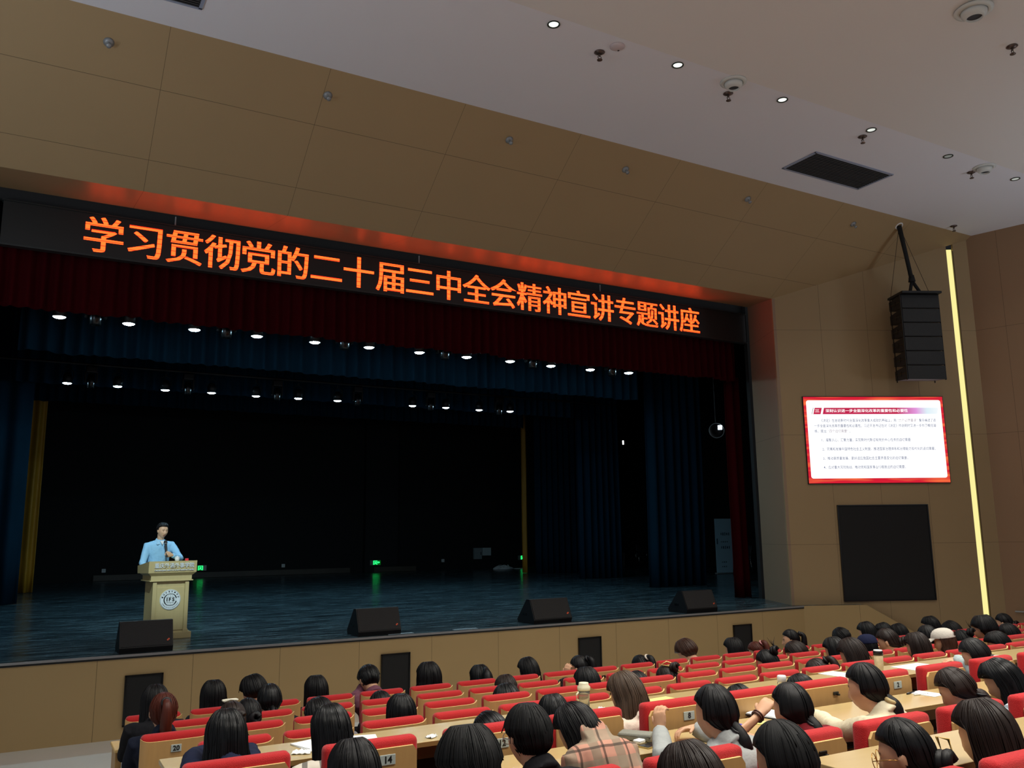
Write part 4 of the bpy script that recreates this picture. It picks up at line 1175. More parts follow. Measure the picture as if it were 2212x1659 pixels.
# tall clear cup with ivory lid
cp = thing('travel_cup', 'tall clear cup with an ivory lid standing on the first desk', 'cup', on(1262, 1531, DA))
M_clear = mat('clear_plastic', (235, 235, 228), rough=0.08, trans=0.9)
mb = MB(); mb.lathe([(0.036, 0.0), (0.040, 0.006), (0.043, 0.10), (0.044, 0.135), (0.041, 0.135), (0.040, 0.10), (0.037, 0.01), (0.001, 0.008)], n=28); mb.build('cup_wall', M_clear, cp, True)
M_ivory = mat('ivory_plastic', (226, 220, 188), rough=0.45)
mb = MB(); mb.lathe([(0.045, 0.128), (0.047, 0.135), (0.047, 0.155), (0.036, 0.165), (0.036, 0.178), (0.034, 0.182), (0.001, 0.182)], n=28); mb.build('lid', M_ivory, cp, True)
mb = MB(); mb.tube([(-0.044, 0, 0.12), (-0.062, 0, 0.105), (-0.062, 0, 0.07), (-0.044, 0, 0.06)], 0.007, 8); mb.build('handle', M_ivory, cp, True)
# black lidded beige tumbler
tb_ = thing('tumbler', 'beige tumbler with a black lid on the first desk at the right', 'cup', on(1900, 1452, DA))
mb = MB(); mb.lathe([(0.034, 0.0), (0.036, 0.004), (0.040, 0.15), (0.036, 0.155), (0.001, 0.155)], n=26); mb.build('body', mat('beige_print', (206, 190, 150), rough=0.5, vary=0.35, vscale=26), tb_, True)
mb = MB(); mb.lathe([(0.042, 0.148), (0.042, 0.178), (0.039, 0.184)], n=26); mb.build('lid', M_blackm, tb_, True)
mb = MB(); mb.lathe([(0.039, 0.182), (0.036, 0.192), (0.001, 0.192)], n=26); mb.build('rim', M_white, tb_, True)
bt = thing('white_bottle', 'white capped bottle top on the first desk, just behind a dark head', 'bottle', on(1690, 1489, DA))
mb = MB(); mb.lathe([(0.034, 0.0), (0.036, 0.005), (0.036, 0.05), (0.030, 0.06), (0.001, 0.06)], n=24); mb.build('body', M_clear, bt, True)
mb = MB(); mb.lathe([(0.033, 0.058), (0.036, 0.06), (0.036, 0.10), (0.030, 0.108), (0.001, 0.108)], n=24); mb.build('cap', M_white, bt, True)
cf = thing('coffee_cup', 'paper coffee cup with white lid above the grey streaked long hair', 'cup', on(2160, 1452, DB))
mb = MB(); mb.lathe([(0.030, 0.0), (0.040, 0.11), (0.001, 0.11)], n=24); mb.build('body', mat('kraft_cup', (196, 164, 120), rough=0.6), cf, True)
mb = MB(); mb.lathe([(0.043, 0.108), (0.043, 0.118), (0.036, 0.122), (0.034, 0.132), (0.001, 0.132)], n=24); mb.build('lid', M_white, cf, True)
pc = thing('pencil_case', 'grey rectangular case on the second desk beside the plaid shirt', 'case', on(1374, 1598, DB), math.radians(38))
mb = MB(); mb.box((0, 0, 0.022), (0.10, 0.19, 0.044), bev=0.012); mb.build('shell', mat('grey_fabric', (128, 128, 116), rough=0.7, bump=0.2, bscale=150), pc, True)
mb = MB(); mb.box((0, 0, 0.030), (0.103, 0.193, 0.004), bev=0.001); mb.build('zip', mat('grey_zip', (96, 96, 90), rough=0.5), pc)
ec = thing('earbud_case', 'small white earbud case on the second desk next to the phone', 'case', on(1381, 1606, DB), 0.3)
mb = MB(); mb.box((0, 0, 0.012), (0.062, 0.05, 0.022), bev=0.009); mb.build('shell', M_white, ec, True)
mb = MB(); mb.box((0, -0.0, 0.0165), (0.0625, 0.0505, 0.001)); mb.build('seam', M_grey, ec)
ph_ = thing('phone', 'phone with gold frame lying face up on the second desk', 'phone', on(1407, 1611, DB), math.radians(-75))
mb = MB(); mb.box((0, 0, 0.004), (0.075, 0.155, 0.008), bev=0.003); mb.build('frame', mat('gold_metal', (200, 176, 110), rough=0.3, metal=0.7), ph_)
mb = MB(); mb.box((0, 0, 0.0084), (0.069, 0.149, 0.001)); mb.build('display', M_blackgloss, ph_)
for i, (px, py, rz, lab) in enumerate(((1968, 1498, 0.25, 'dark slim pen on the second desk, left of the pair'), (1990, 1501, -0.12, 'pale pen on the second desk, right of the pair'))):
    pn = thing('pen', lab, 'pen', on(px, py, DB), rz, 'pens on the second desk')
    mm = M_blackm if i == 0 else M_white
    mb = MB(); mb.tube([(-0.07, 0, 0.006), (0.055, 0, 0.006)], 0.0055, 10); mb.build('barrel', mm, pn)
    mb = MB(); mb.tube([(0.055, 0, 0.006), (0.07, 0, 0.006)], [0.005, 0.001], 10); mb.build('tip', M_grey, pn)
    mb = MB(); mb.box((-0.05, 0, 0.0125), (0.04, 0.003, 0.002)); mb.build('clip', M_grey, pn)

# ================================================================ people
def hair_mat(name, rgb, rough=0.42, var=0.5):
    if name in MATS: return MATS[name]
    m = bpy.data.materials.new(name); m.use_nodes = True
    T = NT(m); b = m.node_tree.nodes['Principled BSDF']
    uv = T.new('ShaderNodeUVMap'); mp = T.new('ShaderNodeMapping'); mp.inputs['Scale'].default_value = (210, 2.0, 1)
    T.link(uv.outputs[0], mp.inputs[0])
    n1 = T.new('ShaderNodeTexNoise'); n1.inputs['Scale'].default_value = 1.0; n1.inputs['Detail'].default_value = 3; T.link(mp.outputs[0], n1.inputs[0])
    c = lin(rgb)
    T.link(T.mix(n1.outputs[0], tuple(v * (1 - var) for v in c), tuple(v * (1 + var) for v in c)), b.inputs['Base Color'])
    bp = T.new('ShaderNodeBump'); bp.inputs['Strength'].default_value = 0.3; bp.inputs['Distance'].default_value = 0.008
    T.link(n1.outputs[0], bp.inputs['Height']); T.link(bp.outputs[0], b.inputs['Normal'])
    b.inputs['Roughness'].default_value = rough; b.inputs['Specular IOR Level'].default_value = 0.28
    MATS[name] = m
    return m
HAIR = {'k': hair_mat('hair_black', (10, 9, 10)), 'b': hair_mat('hair_dark_brown', (34, 23, 18)), 'n': hair_mat('hair_brown', (62, 38, 26)), 'r': hair_mat('hair_red_brown', (78, 32, 18)),
        'a': hair_mat('hair_ash', (70, 54, 40)), 'g': hair_mat('hair_black_sheen', (13, 14, 15), rough=0.32), 'm': hair_mat('hair_matte_black', (9, 9, 9), rough=0.6)}
def skin_mat():
    m = bpy.data.materials.new('skin'); m.use_nodes = True
    T = NT(m); b = m.node_tree.nodes['Principled BSDF']
    at = T.new('ShaderNodeAttribute'); at.attribute_name = 'Col'
    T.link(at.outputs['Color'], b.inputs['Base Color'])
    b.inputs['Roughness'].default_value = 0.5; b.inputs['Specular IOR Level'].default_value = 0.35
    b.inputs['Subsurface Weight'].default_value = 0.0
    return m
M_skin = skin_mat()
def cloth(rgb, name=None):
    return mat(name or 'cloth_%d_%d_%d' % rgb, rgb, rough=0.85, bump=0.25, bscale=28, spec=0.2, vary=0.08, vscale=6)
def stripes_mat(name, base, bands, axis_scale, rot=0.0):
    """bands: list of (axis, period, width, offset, colour)"""
    m = bpy.data.materials.new(name); m.use_nodes = True
    T = NT(m); b = m.node_tree.nodes['Principled BSDF']; b.inputs['Roughness'].default_value = 0.85
    tc = T.new('ShaderNodeTexCoord'); mp = T.new('ShaderNodeMapping'); mp.inputs['Rotation'].default_value = (rot, 0, rot)
    T.link(tc.outputs['Object'], mp.inputs[0])
    nz = T.new('ShaderNodeTexNoise'); nz.inputs['Scale'].default_value = 6.0; T.link(mp.outputs[0], nz.inputs[0])
    ad = T.new('ShaderNodeVectorMath'); ad.operation = 'ADD'
    sc_ = T.new('ShaderNodeVectorMath'); sc_.operation = 'SCALE'; sc_.inputs['Scale'].default_value = 0.03
    T.link(nz.outputs['Color'], sc_.inputs[0]); T.link(mp.outputs[0], ad.inputs[0]); T.link(sc_.outputs[0], ad.inputs[1])
    sp = T.new('ShaderNodeSeparateXYZ'); T.link(ad.outputs[0], sp.inputs[0])
    col = (*lin(base),)
    cur = None
    for ax, per, wd, off, c in bands:
        f = T.math('LESS_THAN', T.math('FRACT', T.math('DIVIDE', T.math('ADD', sp.outputs[ax], off + 50 * per), per)), wd)
        cur = T.mix(T.math('MULTIPLY', f, 0.75), cur if cur is not None else tuple(col), tuple(lin(c)))
    T.link(cur, b.inputs['Base Color'])
    return m
def dress(spec):
    if isinstance(spec, tuple): return cloth(spec)
    if spec in MATS: return MATS[spec]
    if spec == 'plaid':
        m = stripes_mat('plaid', (196, 142, 120), [(0, 0.12, 0.40, 0.0, (128, 120, 100)), (2, 0.13, 0.42, 0.02, (150, 138, 116)), (0, 0.12, 0.09, 0.06, (44, 36, 30)), (2, 0.13, 0.09, 0.05, (50, 42, 36))], 1, 0.35)
    elif spec == 'cream_stripe':
        m = stripes_mat('cream_stripe', (214, 206, 190), [(0, 0.09, 0.30, 0.0, (30, 28, 30))], 1, 0.3)
    elif spec == 'blue_stripe':
        m = stripes_mat('blue_stripe', (196, 214, 226), [(0, 0.08, 0.42, 0.0, (38, 42, 52))], 1, 0.25)
    MATS[spec] = m
    return m

def Rz(a): c, s = math.cos(a), math.sin(a); return np.array([[c, -s, 0], [s, c, 0], [0, 0, 1.0]])
def Rx(a): c, s = math.cos(a), math.sin(a); return np.array([[1.0, 0, 0], [0, c, -s], [0, s, c]])
def Ry(a): c, s = math.cos(a), math.sin(a); return np.array([[c, 0, s], [0, 1.0, 0], [-s, 0, c]])
def unit(v): v = np.asarray(v, float); return v / (np.linalg.norm(v) + 1e-9)

def head_geo(n=36, m=28):
    a = np.linspace(0, 2 * PI, n, endpoint=False); t = np.linspace(0, PI, m + 1)[1:-1]
    A, Tt = np.meshgrid(a, t)
    dx = np.sin(Tt) * np.sin(A); dy = np.sin(Tt) * np.cos(A); dz = np.cos(Tt)
    D = np.stack([dx.ravel(), dy.ravel(), dz.ravel()], 1)
    D = np.vstack([[0, 0, 1.0], D, [0, 0, -1.0]])
    dx, dy, dz = D.T
    x = 0.076 * np.sign(dx) * np.abs(dx) ** 0.92; y = 0.096 * dy; z = 0.117 * dz
    low = np.clip((-dz - 0.05) / 0.95, 0, 1)
    x = x * (1 - 0.33 * low ** 1.5)
    y = np.where(dy < 0, y * (1 - 0.42 * low), y * (1 - 0.06 * low))
    fr = np.clip(dy, 0, 1)
    g = lambda v, c, w: np.exp(-((v - c) / w) ** 2)
    y = y - 0.012 * fr * g(np.abs(x), 0.0, 0.05) * g(z, 0.03, 0.09)
    nb = np.clip((0.012 - z) / 0.05, 0, 1) * np.clip((z + 0.056) / 0.012, 0, 1)
    y = y + fr * 0.026 * g(x, 0, 0.0115) * nb
    y = y + fr * 0.006 * (g(np.abs(x), 0.013, 0.007) * g(z, -0.046, 0.009))
    y = y + fr * 0.006 * g(z, 0.022, 0.010) * g(x, 0, 0.05)
    y = y - fr * 0.011 * g(np.abs(x), 0.031, 0.015) * g(z, 0.002, 0.012)
    y = y + fr * 0.004 * g(np.abs(x), 0.031, 0.011) * g(z, 0.0, 0.007)
    y = y + fr * 0.008 * g(x, 0, 0.022) * (g(z, -0.066, 0.006) + g(z, -0.079, 0.007))
    y = y + fr * 0.010 * g(x, 0, 0.022) * g(z, -0.106, 0.014)
    y = y + fr * 0.005 * g(np.abs(x), 0.045, 0.018) * g(z, -0.03, 0.018)
    V = np.stack([x, y, z], 1)
    F = []
    mm = m - 1
    for k in range(n): F.append((0, 1 + k, 1 + (k + 1) % n))
    for j in range(mm - 1):
        for k in range(n):
            p = 1 + j * n + k; q = 1 + j * n + (k + 1) % n
            F.append((p, p + n, q + n, q))
    last = len(V) - 1
    for k in range(n): F.append((last, 1 + (mm - 1) * n + (k + 1) % n, 1 + (mm - 1) * n + k))
    return V, F
HEAD_LO = head_geo(); HEAD_HI = head_geo(72, 60)

class Geo:
    def __init__(self): self.V = []; self.F = []; self.n = 0
    def add(self, V, F):
        V = np.asarray(V, float); self.V.append(V); self.F += [tuple(i + self.n for i in f) for f in F]; self.n += len(V)
    def rings(self, R):
        n = len(R[0]); m = len(R)
        V = np.vstack([np.asarray(r) for r in R] + [np.mean(R[0], 0)[None], np.mean(R[-1], 0)[None]])
        F = []
        for i in range(m - 1):
            for k in range(n): F.append((i * n + k, i * n + (k + 1) % n, (i + 1) * n + (k + 1) % n, (i + 1) * n + k))
        for k in range(n):
            F.append((m * n, (k + 1) % n, k)); F.append((m * n + 1, (m - 1) * n + k, (m - 1) * n + (k + 1) % n))
        self.add(V, F)
    def tube(self, pts, rs, n=12, flat=None):
        pts = [np.asarray(p, float) for p in pts]; R = []
        ref = None
        for i, p in enumerate(pts):
            t = unit(pts[min(i + 1, len(pts) - 1)] - pts[max(i - 1, 0)])
            if ref is None:
                ref = np.cross(t, [0, 0, 1.0])
                if np.linalg.norm(ref) < 0.2: ref = np.cross(t, [1.0, 0, 0])
            a = unit(ref - t * np.dot(ref, t)); b = np.cross(t, a); ref = a
            an = np.linspace(0, 2 * PI, n, endpoint=False)
            r = rs[i]; ra, rb = r if isinstance(r, tuple) else (r, r)
            R.append(p + np.outer(np.cos(an) * ra, a) + np.outer(np.sin(an) * rb, b))
        # rounded ends
        self.rings(R)
    def ball(self, c, r, n=12, m=8):
        R = []
        r = np.asarray(r, float) * np.ones(3)
        for j in range(1, m):
            t = PI * j / m; an = np.linspace(0, 2 * PI, n, endpoint=False)
            R.append(np.stack([c[0] + r[0] * math.sin(t) * np.cos(an), c[1] + r[1] * math.sin(t) * np.sin(an), np.full(n, c[2] + r[2] * math.cos(t))], 1))
        self.rings(R)
    def mesh(self, name):
        me = bpy.data.meshes.new(name); me.from_pydata(np.vstack(self.V).tolist(), [], self.F); me.update(); return me
    def remesh(self, name, voxel, noise_amp=0.0, seed=0, smooth=0):
        me = self.mesh('tmp'); o = bpy.data.objects.new('tmp', me); COL.objects.link(o)
        md = o.modifiers.new('r', 'REMESH'); md.mode = 'VOXEL'; md.voxel_size = voxel; md.use_smooth_shade = True
        if smooth:
            ms = o.modifiers.new('s', 'SMOOTH'); ms.factor = 0.5; ms.iterations = smooth
        out = eval_mesh(o); out.name = name
        bpy.data.objects.remove(o); bpy.data.meshes.remove(me)
        if noise_amp:
            nv = len(out.vertices)
            co = np.empty(nv * 3); out.vertices.foreach_get('co', co); co = co.reshape(-1, 3)
            no = np.empty(nv * 3); out.vertices.foreach_get('normal', no); no = no.reshape(-1, 3)
            d = np.array([noise.noise(Vector((p[0] * 9 + seed, p[1] * 9, p[2] * 5))) + 0.6 * (1 - 2 * abs(noise.noise(Vector((p[0] * 14, p[1] * 14 + seed, p[2] * 8))))) for p in co])
            co = co + no * (d * noise_amp)[:, None]
            out.vertices.foreach_set('co', co.ravel()); out.update()
        out.polygons.foreach_set('use_smooth', [True] * len(out.polygons))
        return out

def hand_geo(G, wr, d, pn, side, curl, s=1.0, curls=None, thumb=None):
    """wrist, finger direction, palm normal, +1/-1 side of the thumb; five fingers of their own length"""
    d = unit(d); pn = unit(pn - d * np.dot(pn, d)); sv = np.cross(d, pn) * side
    R = []
    an = np.linspace(0, 2 * PI, 14, endpoint=False)
    for t, a, b in ((-0.01, 0.024, 0.018), (0.012, 0.029, 0.018), (0.04, 0.039, 0.016), (0.068, 0.042, 0.014), (0.086, 0.038, 0.011)):
        c = wr + d * t * s
        R.append(c + np.outer(np.cos(an) * a * s, sv) + np.outer(np.sin(an) * b * s, pn))
    G.rings(R)
    for i, (off, ln) in enumerate(((0.030, 0.070), (0.010, 0.079), (-0.010, 0.074), (-0.029, 0.058))):
        cc = curls[i] if curls else curl * (1 + 0.12 * i)
        p = wr + d * 0.078 * s + sv * off * s; dd = d + sv * off * 1.3
        pts = [p - d * 0.012, p]; ang = 0.0
        for k, fr in enumerate((0.42, 0.33, 0.25)):
            ang += cc * (0.75, 1.0, 0.8)[k]
            v = unit(dd) * math.cos(ang) + pn * math.sin(ang)
            p = p + v * ln * fr * s; pts.append(p)
        G.tube(pts, [0.0092 * s, 0.0092 * s, 0.0086 * s, 0.0078 * s, 0.0058 * s], 8)
    b0 = wr + d * 0.022 * s + sv * 0.026 * s
    td = unit(d * 0.65 + sv * 0.7 + pn * 0.35) if thumb is None else unit(d * thumb[0] + sv * thumb[1] + pn * thumb[2])
    p1 = b0 + td * 0.038 * s; p2 = p1 + unit(td * 0.8 + d * 0.5 + pn * 0.25) * 0.032 * s
    G.tube([b0 - td * 0.012, b0, p1, p2], [0.013 * s, 0.0125 * s, 0.0105 * s, 0.0075 * s], 8)

def hair_loft(C, Rh, Rg, s, rings, amp, seed, name, m, parent, nseg=52, ragged=0.0, nstr=90, tip=0.02):
    V = []; UV = []; n = nseg
    an = [2 * PI * k / n for k in range(n)]
    for i, (z, yc, rx, rf, rb, w) in enumerate(rings):
        for k, a in enumerate(an):
            ca, sa = math.cos(a), math.sin(a)
            g = 1 + amp * (noise.noise(Vector((ca * 4.5 + seed, sa * 4.5, z * 3.0))) + 0.7 * noise.noise(Vector((ca * 11, sa * 11 + seed, z * 4))) + 0.35 * noise.noise(Vector((ca * 24, sa * 24 + seed, z * 5))))
            zz = z
            if ragged and i >= len(rings) - 3:
                zz += ragged * noise.noise(Vector((ca * 7, sa * 7, seed))) * (i - len(rings) + 4) / 3
            q = np.array([rx * g * sa, yc + (rf if ca > 0 else rb * g) * ca, zz]) * s
            p = C + (1 - w) * (Rh @ q) + w * (Rg @ q)
            V.append(p); UV.append((k / n, -z))
    m_ = len(rings); F = []
    for i in range(m_ - 1):
        for k in range(n): F.append((i * n + k, i * n + (k + 1) % n, (i + 1) * n + (k + 1) % n, (i + 1) * n + k))
    core = np.array(V).reshape(m_, n, 3)
    top = len(V); V.append(np.mean(V[:n], 0)); bot = len(V); V.append(np.mean(V[(m_ - 1) * n:m_ * n], 0))
    for k in range(n): F.append((top, (k + 1) % n, k)); F.append((bot, (m_ - 1) * n + k, (m_ - 1) * n + (k + 1) % n))
    UV = UV + [(0, 0), (0, 0)]; nbase = len(V)
    rnd = random.Random(int(seed * 100)); cen = core.mean(1)
    for q in range(nstr):
        a0 = rnd.random() * n
        if rings[-1][3] < 0.02 and min(a0, n - a0) < n * 0.16: continue
        i0 = rnd.randint(0, 5); i1 = m_ - 1 if rnd.random() < 0.8 else rnd.randint(m_ // 2, m_ - 1)
        off = rnd.uniform(0.000, 0.005) * s; wid = rnd.uniform(0.0018, 0.005) * s; dr = rnd.uniform(-1.3, 1.3); first = len(V)
        path = []
        for i in range(i0, i1 + 1):
            a = a0 + dr * (i - i0) / m_; k = int(a) % n; fr = a - math.floor(a)
            p = core[i, k] * (1 - fr) + core[i, (k + 1) % n] * fr; nrm = unit(p - cen[i])
            tg = unit(core[i, (k + 1) % n] - core[i, k])
            path.append((p, nrm, tg))
        if len(path) < 3: continue
        ext = rnd.uniform(0.0, tip) * s
        d = unit(path[-1][0] - path[-2][0]); path.append((path[-1][0] + d * ext + path[-1][1] * ext * 0.15, path[-1][1], path[-1][2]))
        L_ = len(path)
        for i, (p, nrm, tg) in enumerate(path):
            w = wid * (math.sin(PI * min(1.0, 0.12 + 0.88 * i / (L_ - 1))) ** 0.5 + 0.03)
            for sx, h in ((-1, 0.0), (0, 0.7), (1, 0.0)):
                V.append(p + tg * sx * w + nrm * (off + h * wid * 0.45 - (0.004 * s if sx else 0))); UV.append(((a0 + sx * 0.4) / n, i * 0.03))
        for i in range(L_ - 1):
            b = first + i * 3
            F.append((b, b + 1, b + 4, b + 3)); F.append((b + 1, b + 2, b + 5, b + 4)); F.append((b, b + 3, b + 5, b + 2))
    me = bpy.data.meshes.new(name); me.from_pydata([tuple(p) for p in V], [], F)
    uvl = me.uv_layers.new(name='UVMap')
    for poly in me.polygons:
        ks = [me.loops[l].vertex_index for l in poly.loop_indices]
        us = [UV[v][0] for v in ks if v not in (top, bot)]
        mx = max(us)
        for l, v in zip(poly.loop_indices, ks):
            if v not in (top, bot):
                u = UV[v][0]
                if mx > 0.9 and u < 0.1: u += 1.0
                uvl.data[l].uv = (u, UV[v][1])
            else: uvl.data[l].uv = (mx, UV[ks[1]][1])
    me.update()
    return link_mesh(name, me, m, parent, True)
def strand(pts, rs, name, m, parent, n=14, amp=0.12, seed=0.0):
    G = []; V = []; UV = []
    pts = [np.asarray(p, float) for p in pts]
    # resample smoothly
    P = []; Rr = []
    for i in range(len(pts) - 1):
        p0 = pts[max(i - 1, 0)]; p1 = pts[i]; p2 = pts[i + 1]; p3 = pts[min(i + 2, len(pts) - 1)]
        for t in (0, 0.25, 0.5, 0.75):
            P.append(0.5 * ((2 * p1) + (-p0 + p2) * t + (2 * p0 - 5 * p1 + 4 * p2 - p3) * t * t + (-p0 + 3 * p1 - 3 * p2 + p3) * t ** 3)); 
            r0, r1 = rs[i], rs[i + 1]; Rr.append(r0 + (r1 - r0) * t)
    P.append(pts[-1]); Rr.append(rs[-1])
    ref = np.array([1.0, 0.1, 0]); L = 0
    for i, p in enumerate(P):
        t = unit(P[min(i + 1, len(P) - 1)] - P[max(i - 1, 0)])
        a = unit(ref - t * np.dot(ref, t)); b = np.cross(t, a)
        if i: L += np.linalg.norm(p - P[i - 1])
        for k in range(n):
            an = 2 * PI * k / n
            g = 1 + amp * (noise.noise(Vector((math.cos(an) * 3 + seed, math.sin(an) * 3, L * 4))) + 0.8 * noise.noise(Vector((math.cos(an) * 8, math.sin(an) * 8 + seed, L * 5))))
            V.append(p + (a * math.cos(an) + b * math.sin(an)) * Rr[i] * g); UV.append((0.35 * k / n, L))
    m_ = len(P); F = []
    for i in range(m_ - 1):
        for k in range(n): F.append((i * n + k, i * n + (k + 1) % n, (i + 1) * n + (k + 1) % n, (i + 1) * n + k))
    F.append(tuple(range(n))[::-1]); F.append(tuple((m_ - 1) * n + k for k in range(n)))
    me = bpy.data.meshes.new(name); me.from_pydata([tuple(p) for p in V], [], F)
    uvl = me.uv_layers.new(name='UVMap')
    for l in me.loops: uvl.data[l.index].uv = UV[l.vertex_index]
    me.update()
    return link_mesh(name, me, m, parent, True)

def cap_rings(th, zlow, bang=None, ear=True, fr=1.0):
    """scalp part of the hair down to zlow; bang = height the fringe comes down to on the forehead"""
    R = []
    for z in (0.1345, 0.132, 0.126, 0.116, 0.102, 0.085, 0.068, 0.05, 0.03, 0.01, -0.01, -0.03, -0.05, -0.07):
        if z < zlow - 1e-6: break
        zt = 0.121 + th
        if z >= zt: continue
        s_ = math.sqrt(max(0.0, 1 - (max(z, 0) / zt) ** 2))
        rx = (0.077 + th) * s_ ** 0.92; rb = (0.098 + th) * s_; rf = (0.094 + th) * s_
        hl = 0.07 if bang is None else bang
        if z < hl: rf = max(0.012, rf * (1 - (hl - z) / (0.045 if bang is None else 0.035)))
        if not ear and z < 0.02: rx = min(rx, 0.0765 + 0.4 * th)
        R.append((z, 0.0, rx, rf, rb, 0.0))
    return R

def glasses(par, C, Rh, s, m, r=0.024, wire=0.0016):
    mb = MB()
    for sx in (-1, 1):
        M = Matrix((tuple(Rh[0]), tuple(Rh[1]), tuple(Rh[2]))) @ Matrix.Rotation(PI / 2, 3, 'X')
        c = C + Rh @ (np.array([sx * 0.032, 0.104, -0.004]) * s)
        mb.torus(tuple(c), r * s, wire * s, n=24, k=6, M=M)
        a = C + Rh @ (np.array([sx * (0.032 + r), 0.104, 0.0]) * s); b = C + Rh @ (np.array([sx * 0.080, 0.05, 0.004]) * s); e = C + Rh @ (np.array([sx * 0.084, -0.01, 0.0]) * s)
        mb.tube([a, b, e], wire * s, 6)
    a = C + Rh @ (np.array([-0.009, 0.108, 0.0]) * s); b = C + Rh @ (np.array([0.009, 0.108, 0.0]) * s); mb.tube([a, b], wire * s, 6)
    return mb.build('glasses', m, par, True)

SKIN = (206, 158, 124)
M_trouser = cloth((34, 36, 44), 'trouser_cloth'); M_shoe = mat('shoe_leather', (28, 26, 26), rough=0.5)
PEOPLE = {}
def figure(name_label, C, N, P0, Rh, Rb, zf, top, hair, hc, s=1.0, seed=0, voxel=0.011, arms=None, stand=False, woman=True, sleeve=1.0, extras=(), skin=SKIN, handcurl=0.5, hands=None, hi=False, group=None, bang=None, hlen=None, topname='sweater', shoulder=1.0, desk=None):
    root = thing('person', name_label, 'person', (P0[0], P0[1], zf), 0, group)
    O = np.array([P0[0], P0[1], zf])
    C = C - O; N = N - O; P0 = P0 - O
    U0 = Rb @ np.array([1.0, 0, 0]); F0 = Rb @ np.array([0, 1.0, 0])
    sh = (0.165 if woman else 0.185) * s * shoulder
    # spine
    Mid = 0.5 * (P0 + N) - F0 * 0.02
    def sp(t): return (1 - t) ** 2 * P0 + 2 * t * (1 - t) * Mid + t * t * N
    prof = [(0.0, .165, .12), (0.12, .17, .125), (0.3, .152, .112), (0.5, .16, .112), (0.68, sh * 1.05, .112), (0.82, sh * 1.12, .105), (0.90, sh * 1.07, .092), (0.94, sh * 0.90, .078), (0.970, sh * 0.58, .066), (1.0, .058, .056)]
    an = np.linspace(0, 2 * PI, 24, endpoint=False)
    def torso(G, infl, tmax):
        R = []
        for t, a, b in prof:
            if t > tmax: continue
            c = sp(t); T_ = unit(sp(min(1, t + 0.02)) - sp(max(0, t - 0.02)))
            V_ = unit(np.cross(T_, U0)) * -1; V_ = V_ if np.dot(V_, F0) > 0 else -V_
            a2, b2 = a * (s if t > 0.9 else 1) + infl, b + infl
            R.append(c + np.outer(np.cos(an) * a2, U0) + np.outer(np.sin(an) * b2, V_))
        G.rings(R); return R
    T_ = unit(sp(0.86) - sp(0.80))
    SJ = {k: sp(0.865) + U0 * k * sh * 0.98 for k in (-1, 1)}
    if arms is None: arms = {}
    W = {}
    for k in (-1, 1):
        if k in arms: E, Wr = [np.asarray(q, float) - O for q in arms[k]]
        else:
            E = SJ[k] + U0 * k * 0.025 + F0 * 0.13 + np.array([0, 0, -0.23]); Wr = E + F0 * 0.20 - U0 * k * 0.10 + np.array([0, 0, 0.03])
            if desk is not None:
                E = SJ[k] + U0 * k * 0.03 - F0 * 0.02 + np.array([0, 0, -0.25]); Wr = E + F0 * 0.15 - U0 * k * 0.14 + np.array([0, 0, 0.0])
        W[k] = (SJ[k], E, Wr)
    B = Geo()
    torso(B, -0.014, 1.0)
    B.tube([N - (C - N) * 0.25, N, N * 0.45 + (C + Rh @ np.array([0, -0.02, -0.08])) * 0.55, C + Rh @ np.array([0, -0.018, -0.05])], [0.05 * s, 0.054 * s, 0.052 * s, 0.058 * s], 16)
    HV, HF = HEAD_HI if hi else HEAD_LO
    B.add(C + (HV * s) @ Rh.T, HF)
    for k in (-1, 1):
        ec = np.array([k * 0.078, -0.008, -0.008]) * s
        g = Geo(); g.ball((0, 0, 0), (0.0095, 0.019, 0.031), 10, 8)
        EV = np.vstack(g.V) @ (Ry(k * 0.18) @ Rz(-k * 0.45)).T
        B.add(C + (ec + EV * s) @ Rh.T, g.F)
        S_, E, Wr = W[k]
        B.tube([S_, E, Wr], [0.04 * s, 0.034 * s, 0.023 * s], 12)
        hd = (hands or {}).get(k)
        if hd is None: hand_geo(B, Wr, unit(Wr - E) + np.array([0, 0, -0.25]), np.array([0, 0, -1.0]) - U0 * k * 0.2, -k, handcurl, s)
        else: hand_geo(B, Wr, hd['d'], hd['n'], hd.get('side', -k), hd.get('curl', 0.5), s, hd.get('curls'), hd.get('thumb'))
    body = B.remesh('body', voxel, smooth=1 if voxel > 0.008 else 1)
    co = np.empty(len(body.vertices) * 3); body.vertices.foreach_get('co', co); co = co.reshape(-1, 3)
    L = ((co - C) @ Rh) / s
    col = np.tile(np.array([*lin(skin), 1.0]), (len(co), 1))
    f = (L[:, 1] > 0.05) & (np.linalg.norm(L, axis=1) < 0.14)
    def paint(mask, rgb, al): col[mask, :3] = col[mask, :3] * (1 - al) + np.array(lin(rgb)) * al
    ax = np.abs(L[:, 0])
    paint(f & (ax < 0.024 - 0.6 * np.abs(L[:, 2] + 0.0725)) & (np.abs(L[:, 2] + 0.0725) < 0.010), (158, 84, 78), 0.75)
    paint(f & (ax < 0.022) & (np.abs(L[:, 2] + 0.0725) < 0.0022), (70, 34, 32), 0.8)
    paint(f & (ax > 0.014) & (ax < 0.050) & (np.abs(L[:, 2] - 0.0215 + 0.10 * np.abs(ax - 0.03)) < 0.0048), (26, 20, 18), 0.85)
    paint(f & (((ax - 0.031) / 0.0145) ** 2 + ((L[:, 2] - 0.0005) / 0.0052) ** 2 < 1), (60, 44, 40), 0.75)
    paint(f & (((ax - 0.031) / 0.0065) ** 2 + ((L[:, 2] - 0.0005) / 0.005) ** 2 < 1), (14, 11, 10), 0.9)
    at = body.color_attributes.new('Col', 'FLOAT_COLOR', 'POINT')
    at.data.foreach_set('color', col.ravel())
